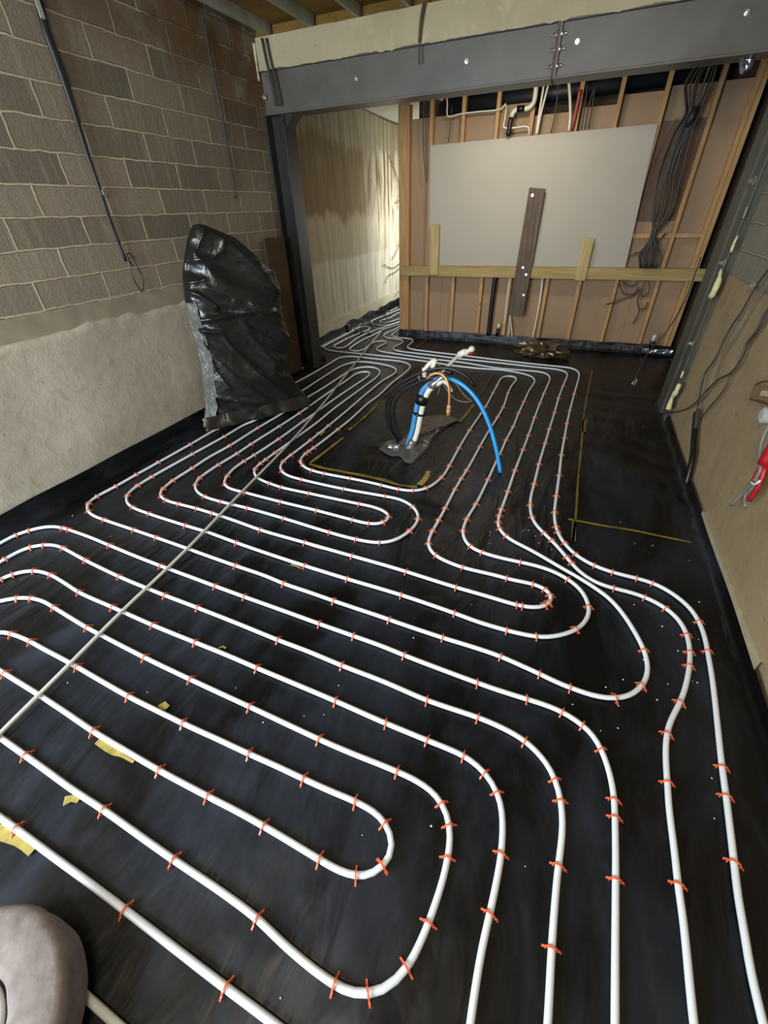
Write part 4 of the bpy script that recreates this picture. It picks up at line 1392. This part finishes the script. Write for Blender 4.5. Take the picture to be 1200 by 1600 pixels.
pcable('white_conduit', [(850, 132), (847, 150), (842, 180), (838, 210)], 0.011, M_cable_white, 'left one of the paired white pipes above the plasterboard middle', 'pipe')
pcable('white_conduit', [(857, 132), (851, 155), (844, 183), (839, 210)], 0.011, M_cable_white, 'right one of the paired white pipes above the plasterboard middle', 'pipe')
pcable('dark_cable', [(873, 125), (871, 150), (867, 180), (861, 208)], 0.007, M_cable, 'single dark cable right of the paired white pipes', 'cable')
pcable('white_conduit', [(889, 128), (891, 160), (891, 185), (889, 205)], 0.014, M_cable_white, 'lone thick white pipe above the plasterboard beside the red wrapping', 'pipe')
pcable('red_wrap', [(907, 140), (902, 165), (896, 192), (893, 204)], 0.018, simple('red_tape', '9c4033', 0.5, 0, 0.4, 30), 'torn red wrapping strip hanging on a stud above the plasterboard', 'strip')
pcable('dark_cable', [(918, 130), (914, 165), (909, 202)], 0.006, M_cable, 'left one of the dark cables right of the red wrapping', 'cable')
pcable('dark_cable', [(929, 135), (920, 165), (914, 202)], 0.006, M_cable, 'slanting middle dark cable right of the red wrapping', 'cable')
pcable('dark_cable', [(929, 135), (926, 165), (920, 201)], 0.006, M_cable, 'right-hand dark cable right of the red wrapping', 'cable')
pcable('dark_cable', [(706, 165), (704, 195), (701, 222)], 0.005, M_cable, 'thin dark wire hanging above the left part of the plasterboard', 'cable')
pcable('dark_cable', [(663, 155), (661, 190), (662, 240), (666, 285)], 0.006, M_cable, 'dark wire hanging beside the second stud left of the plasterboard', 'cable')
pcable('junction_box', [(643, 156), (643, 164)], 0.02, M_cable_white, 'tiny white block at the top left between the first two studs', 'block')

# dark cable bundle at the right of the plasterboard
random.seed(3)
spr = [(-11, -2), (-7, -4), (-4, 1), (-1, 3), (3, 0), (6, -3), (9, 2), (13, 3), (-13, 2)]
for k, (d0, d1) in enumerate(spr):
    w_ = [random.uniform(-4, 4) for _ in range(9)]
    pth = [(1107 + d0 * 1.1, 96), (1092 + d0 * 1.5 + w_[0], 130), (1081 + d0 * 0.8, 178), (1068 + d0 * 1.1, 205), (1047 + d0 * 1.5 + w_[1], 270), (1036 + d0 * 1.3 + w_[2], 330), (1020 + d1, 372), (1014 + d0 * 1.1, 395), (1012 + d0 * 0.9, 419)]
    o = cable('hanging_cable', [Pz(a, b, YB - 0.07 - 0.012 * (k % 3)) for a, b in pth], 0.009, M_cable, '', '', None, 8, 0.04)
    tag(o, 'dark cable in the thick bundle hanging right of the plasterboard', 'cable', 'dark cables bundled right of the plasterboard')
tag(MB().tube([Pz(1087, 168, YB - 0.085), Pz(1078, 187, YB - 0.085), Pz(1071, 198, YB - 0.085)], [0.085, 0.10, 0.07], 12, True, 0.35).build('cable_wrap', simple('dark_blue_wrap', '1e2430', 0.5, 0, 0.2, 10), None, True),
    'dark blue wrap round the cable bundle right of the plasterboard', 'wrap')
for pth, lab in (([(1012, 420), (1004, 400), (1010, 380), (1018, 374)], 'small cable loop left of the bundle tie above the rail'),
                 ([(1024, 420), (1033, 405), (1028, 385), (1020, 374)], 'small cable loop right of the bundle tie above the rail'),
                 ([(1040, 364), (1033, 372), (1022, 376)], 'short cable tail pointing right at the bundle tie'),
                 ([(982, 402), (992, 396), (1004, 394)], 'short cable tail pointing left above the rail'),
                 ([(1008, 438), (1002, 455), (996, 470), (999, 486), (989, 506)], 'longest cable tail hanging down below the rail'),
                 ([(972, 438), (985, 448), (997, 440)], 'shallow cable curl just under the rail'),
                 ([(968, 440), (975, 459), (990, 459), (998, 448)], 'deeper cable curl under the rail'),
                 ([(946, 476), (965, 470), (985, 463), (1000, 452)], 'cable tail stretching out left below the rail'),
                 ([(1015, 440), (1014, 455), (1006, 464), (1000, 458)], 'cable curl right of the hanging tails below the rail'),
                 ([(1012, 472), (1008, 482), (1000, 484)], 'tiny cable hook below the tails')):
    cable('cable_tail', [Pz(a, b, YB - 0.075) for a, b in pth], 0.007, M_cable, lab, 'cable', None, 7, 0.03)
# thin cable running off to the left of the bundle
pcable('dark_cable', [(1058, 185), (1040, 215), (1016, 262)], 0.004, M_cable, 'thin cable slanting down left from the bundle wrap', 'cable', YB - 0.05)

# foil/bright fitting under the beam near the right wall
c = on_y(1167, 95, 4.47)
m = MB()
rows = []
for j in range(11):
    th = math.pi * j / 10
    row = []
    for i in range(17):
        ph = 2 * math.pi * i / 16
        d = Vector((math.sin(th) * math.cos(ph), math.sin(th) * math.sin(ph), math.cos(th)))
        kk = 1 + 0.6 * noise.noise(d * 3.3)
        row.append((c.x + d.x * 0.035 * kk, c.y + d.y * 0.03 * kk, c.z + d.z * 0.05 * kk))
    rows.append(row)
tag(m.grid(rows).build('foil_scrap', M_silver, None, False), 'crumpled silver foil piece under the beam near the right wall', 'foil')

# stub and foil at the right foot of the partition
vv = empty('floor_stub', tuple(Pz(1018, 545, 5.85)))
tag(vv, 'white capped black pipe stub at the right foot of the partition', 'pipe stub')
cable('base', [Pz(1018, 545, 5.85), Pz(1020, 533, 5.85)], 0.028, M_black, '', '', vv, 12)
cable('cap', [Pz(1020, 533, 5.85), Pz(1024, 523, 5.85)], 0.02, M_cable_white, '', '', vv, 12)
cable('thin_cable', [on_y(1095, 402, 4.9), on_y(1070, 470, 4.9), on_y(1040, 520, 4.95), on_y(1018, 545, 4.9), on_y(1000, 575, 4.6), on_y(990, 600, 4.35)], 0.006, M_cable,
      'thin dark cable swinging across the gap left of the right column', 'cable', None, 8, 0.03)
c = on_z(989, 601, 0.02)
tag(MB().tube([c, c + Vector((0.02, 0.02, 0.05))], [0.02, 0.012], 8).build('cable_connector', M_cap, None, False), 'small shiny connector on the membrane at the end of the thin dark cable', 'connector')
c = on_z(1030, 556, 0.06)
m = MB()
rows = []
for j in range(4):
    rows.append([(c.x - 0.16 + 0.32 * i / 14, 5.95 + 0.015 * wav(i, j, 0, 0.7), 0.03 + 0.05 * j / 3 + 0.012 * wav(i, j, 4, 0.9)) for i in range(15)])
tag(m.grid(rows).build('foil_tape', M_silver, None, False), 'strip of silver tape at the right foot of the partition', 'tape')

# ------------------------------------------------------------------ left wall conduit and cables
XW = XL + 0.03
tr = [on_x(50, -60, XW), on_x(70, 40, XW), on_x(90, 95, XW), on_x(112, 160, XW), on_x(135, 235, XW), on_x(155, 293, XW), on_x(172, 345, XW), on_x(197, 408, XW)]
cond = empty('wall_conduit', tuple(tr[-1]))
tag(cond, 'black plastic conduit hanging down the left block wall with a wire loop at its end', 'conduit')
cc = catmull(tr, 0.03)
wd = [0.024 - 0.012 * min(1, max(0, (i / (len(cc) - 1) - 0.30) / 0.35)) for i in range(len(cc))]
MB().tube(cc, wd, 10, True, 0.6).build('conduit_body', simple('black_conduit', '26262a', 0.4, 0, 0.1, 6), cond, True)
MB().box(XW - 0.01, XW + 0.018, on_x(160, 301, XW).y - 0.008, on_x(160, 301, XW).y + 0.008, on_x(160, 301, XW).z - 0.012, on_x(160, 301, XW).z + 0.012).build('metal_clip', M_bolt, cond)
MB().box(XW + 0.012, XW + 0.018, on_x(59, 14, XW).y - 0.012, on_x(59, 14, XW).y + 0.012, on_x(59, 14, XW).z - 0.035, on_x(59, 14, XW).z + 0.035).build('pale_label', M_cap, cond)
lp = [on_x(a, b, XW + 0.01) for a, b in ((198, 400), (202, 395), (208, 403), (215, 418), (222, 432), (224, 448), (222, 456), (215, 447), (207, 432), (203, 415), (200, 402), (204, 411), (210, 417))]
MB().tube(catmull(lp, 0.01), 0.0032, 6).build('wire_loop', M_black, cond, True)
tag(MB().tube(catmull([on_x(a, b, XL + 0.02) for a, b in ((319, 30), (325, 70), (335, 125), (347, 185), (357, 245), (368, 310))], 0.03), [0.007] * len(catmull([on_x(a, b, XL + 0.02) for a, b in ((319, 30), (325, 70), (335, 125), (347, 185), (357, 245), (368, 310))], 0.03)), 8).build('wall_cable', M_cable, None, True),
    'thin dark cable hanging on the left block wall near the corner', 'cable')
for d, lab in ((0, 'left one of the dark cables crossing the beam end at left'), (7, 'right one of the dark cables crossing the beam end at left')):
    tag(MB().tube(catmull([on_y(409 + d, 60, 4.27), on_y(415 + d, 90, 4.27), on_y(423 + d, 125, 4.27), on_y(431 + d, 165, 4.27)], 0.03), 0.010, 8).build('column_cable', M_cable, None, True), lab, 'cable')
for pth, lab in (([(667, -10), (660, 25), (655, 70), (655, 100)], 'brown cable hanging in front of the lintel, longer strand'),
                 ([(664, -10), (657, 30), (654, 66)], 'brown cable hanging in front of the lintel, shorter strand')):
    tag(MB().tube(catmull([on_y(a, b, 4.26) for a, b in pth], 0.03), 0.006, 8).build('hanging_cable', simple('brown_cable', '4a3c34', 0.5), None, True), lab, 'cable')
# loose wires in the passage beside the partition end
for pth, lab in (([(561, 167), (575, 174), (592, 182), (610, 191), (626, 196)], 'dark cable along the top of the stained passage wall'),
                 ([(608, 243), (616, 263), (622, 283), (626, 300), (622, 315), (618, 318)], 'thin wire trailing down the passage wall beside the partition end'),
                 ([(600, 413), (608, 418), (617, 418), (626, 411)], 'upper wire curl on the passage wall beside the partition'),
                 ([(602, 443), (607, 431), (617, 426), (626, 418)], 'lower wire curl on the passage wall beside the partition'),
                 ([(626, 375), (620, 392), (613, 406)], 'short wire above the wire curls in the passage'),
                 ([(616, 465), (621, 458), (626, 452)], 'short wire just above the membrane in the passage')):
    tag(MB().tube(catmull([on_x(a, b, XL2 + 0.03) for a, b in pth], 0.03), 0.006, 6).build('loose_wire', M_cable, None, True), lab, 'wire')
# dark timber upright behind the left column
tag(MB().box(XL2 + 0.04, XL2 + 0.13, 4.56, 4.68, 0.0, 2.2).build('timber_upright', M_block_dark), 'dark brown timber upright standing behind the left column', 'timber')
tag(MB().box(XL + 0.04, XL + 0.062, 3.93, 4.265, 0.002, 1.32).build('dark_wall_panel', simple('brown_wall_panel', '4d3c2a', 0.8, 0, 0.25, 8, 0.1)), 'added brown panel over the dark wall between wrapped object and left column', 'timber')  # added panel standing in for the dark stretch of wall here

# ------------------------------------------------------------------ right wall cables and fittings
XC = XR - 0.03


def rc(name, path, r, mat, label, cat, x=XC, parent=None, n=8):
    return cable(name, [on_x(a, b, x) for a, b in path], r, mat, label, cat, parent, n, 0.02)


rc('wall_cable', [(1210, 410), (1181, 448), (1160, 485), (1143, 510), (1130, 535), (1118, 560), (1101, 585), (1094, 615), (1090, 640)], 0.0055, M_cable, 'leftmost dark cable looping down the right wall into black conduit', 'cable')
rc('wall_cable', [(1205, 440), (1176, 472), (1162, 500), (1146, 528), (1128, 553), (1117, 578), (1110, 602), (1100, 618), (1088, 630)], 0.0045, M_cable_lt, 'second thin cable down the right wall', 'cable')
rc('wall_cable', [(1205, 475), (1190, 500), (1182, 517), (1166, 538), (1158, 560), (1145, 580), (1124, 592), (1108, 606), (1096, 620), (1080, 635), (1060, 643), (1028, 646)], 0.0055, M_cable, 'long cable swinging left across the right wall to the column foot', 'cable', XC - 0.005)
rc('wall_cable', [(1205, 478), (1188, 512), (1170, 537), (1156, 566), (1142, 583), (1136, 600), (1123, 620), (1109, 636), (1094, 655)], 0.0045, M_cable, 'rightmost thin cable drooping down the right wall', 'cable', XC + 0.003)
bc = empty('black_conduit', tuple(on_x(1075, 750, XC)))
tag(bc, 'thick black conduit sleeve running down the right wall into the floor edge', 'conduit')
cable('sleeve', [on_x(1091, 640, XC), on_x(1089, 655, XC), on_x(1086, 672, XC)], 0.012, M_cable, '', '', bc)
cable('lower_sleeve', [on_x(1088, 645, XC), on_x(1086, 668, XC), on_x(1084, 690, XC), on_x(1083, 710, XC), on_x(1078, 735, XC), on_x(1072, 757, XC)], 0.018, M_black, '', '', bc)
m = MB()
for px, py in ((1132, 411), (1179, 446)):
    p = on_x(px, py, XR - 0.01)
o = bolt_mb(on_x(1179, 447, XR - 0.005), (-1, 0, 0), 0.012, 0.02).build('cable_clip', M_bolt)
tag(o, 'bright metal clip holding cables on the right wall blocks', 'clip')
# socket box outline, round cap, red sleeves
sb = empty('socket_box', tuple(on_x(1190, 612, XR)))
tag(sb, 'recessed brown back box in the right wall at the picture edge', 'socket box')
qq = [on_x(1172, 624, XR - 0.012), on_x(1215, 630, XR - 0.012), on_x(1220, 606, XR - 0.012), on_x(1180, 602, XR - 0.012)]
cable('box_rim', qq + [qq[0]], 0.004, simple('box_brown', '5a4226', 0.6), '', '', sb, 6)
m = MB()
m.slab([q.lerp(sum(qq, Vector()) / 4, 0.08) for q in qq], (0.006, 0, 0))
m.build('box_back', simple('box_tan', '7a6242', 0.7, 0, 0.2, 15), sb)
m = MB()
q2 = [on_x(1187, 618, XR - 0.016), on_x(1215, 622, XR - 0.016), on_x(1216, 612, XR - 0.016), on_x(1190, 610, XR - 0.016)]
m.slab(q2, (0.004, 0, 0)).build('plaster_spot', M_conc, sb)
p = on_x(1196, 649, XR - 0.02)
tag(MB().tube([p + Vector((0.02, 0, 0)), p + Vector((-0.012, 0, 0)), p + Vector((-0.018, 0, 0))], [0.036, 0.036, 0.024], 20).build('round_cap', M_cap, None, False), 'round grey cap on the right wall below the recessed box', 'cap')
rs = empty('red_sleeve', tuple(on_x(1180, 740, XC - 0.02)))
tag(rs, 'red plastic sleeving with grey cables poking out at the right edge', 'cable sleeve')
cable('upper_sleeve', [on_x(1215, 690, XC - 0.03), on_x(1204, 708, XC - 0.03), on_x(1194, 726, XC - 0.03)], 0.024, M_red, '', '', rs, 12)
cable('sleeve', [on_x(1192, 725, XC - 0.02), on_x(1178, 750, XC - 0.02), on_x(1160, 776, XC - 0.02)], 0.010, M_red, '', '', rs, 10)
cable('sleeve', [on_x(1197, 728, XC - 0.025), on_x(1188, 755, XC - 0.025), on_x(1171, 782, XC - 0.025)], 0.010, M_red, '', '', rs, 10)
cable('grey_cable', [on_x(1205, 660, XC - 0.04), on_x(1192, 685, XC - 0.04), on_x(1187, 712, XC - 0.04), on_x(1188, 735, XC - 0.04), on_x(1165, 766, XC - 0.03), on_x(1142, 790, XC - 0.03)], 0.007, M_cable_lt, '', '', rs)
cable('grey_cable', [on_x(1186, 740, XC - 0.035), on_x(1176, 762, XC - 0.03), on_x(1164, 775, XC - 0.03), on_x(1165, 792, XC - 0.03)], 0.0065, M_cable_lt, '', '', rs)
cable('white_tie', [on_x(1173, 752, XC - 0.05), on_x(1179, 757, XC - 0.05), on_x(1188, 751, XC - 0.05)], 0.0045, M_speck, '', '', rs, 6)

# ------------------------------------------------------------------ dusty pipe coil in the lower left corner
ctr = on_z(-101, 1668, 0.10)
coil = empty('pipe_coil', (ctr.x, ctr.y, 0.0))
tag(coil, 'dusty brown grey wrapped coil with a white pipe at the bottom left corner', 'pipe coil')
e1 = on_z(90, 1655, 0.10)
rad = (e1 - ctr).length
m = MB()
rows = []
NS, NT_ = 96, 20
for j in range(NS + 1):
    a = 2 * math.pi * j / NS
    row = []
    for i in range(NT_ + 1):
        b_ = 2 * math.pi * i / NT_
        rr = rad - 0.060 + 0.060 * math.copysign(abs(math.cos(b_)) ** 0.45, math.cos(b_))
        zz = 0.075 + 0.065 * math.copysign(abs(math.sin(b_)) ** 0.45, math.sin(b_))
        pp = Vector((math.cos(a) * rr, math.sin(a) * rr, zz))
        rr2 = 1 + 0.02 * noise.noise(pp * 14) - 0.02 * math.exp(-abs(math.sin(b_ * 2)) * 9)
        row.append((ctr.x + pp.x * rr2, ctr.y + pp.y * rr2, max(0.012, zz + 0.006 * noise.noise(pp * 22))))
    rows.append(row)
m.grid(rows).build('dusty_wrap', M_dust, coil, True)
for k in range(4):
    rr = rad - 0.132 - 0.021 * (k % 3)
    pts = [(ctr.x + rr * math.cos(2 * math.pi * i / 90), ctr.y + rr * math.sin(2 * math.pi * i / 90), 0.12 - 0.03 * (k // 3)) for i in range(91)]
    MB().tube(pts, 0.0105, 10, False).build('pipe_turn', M_pipe, coil, True)
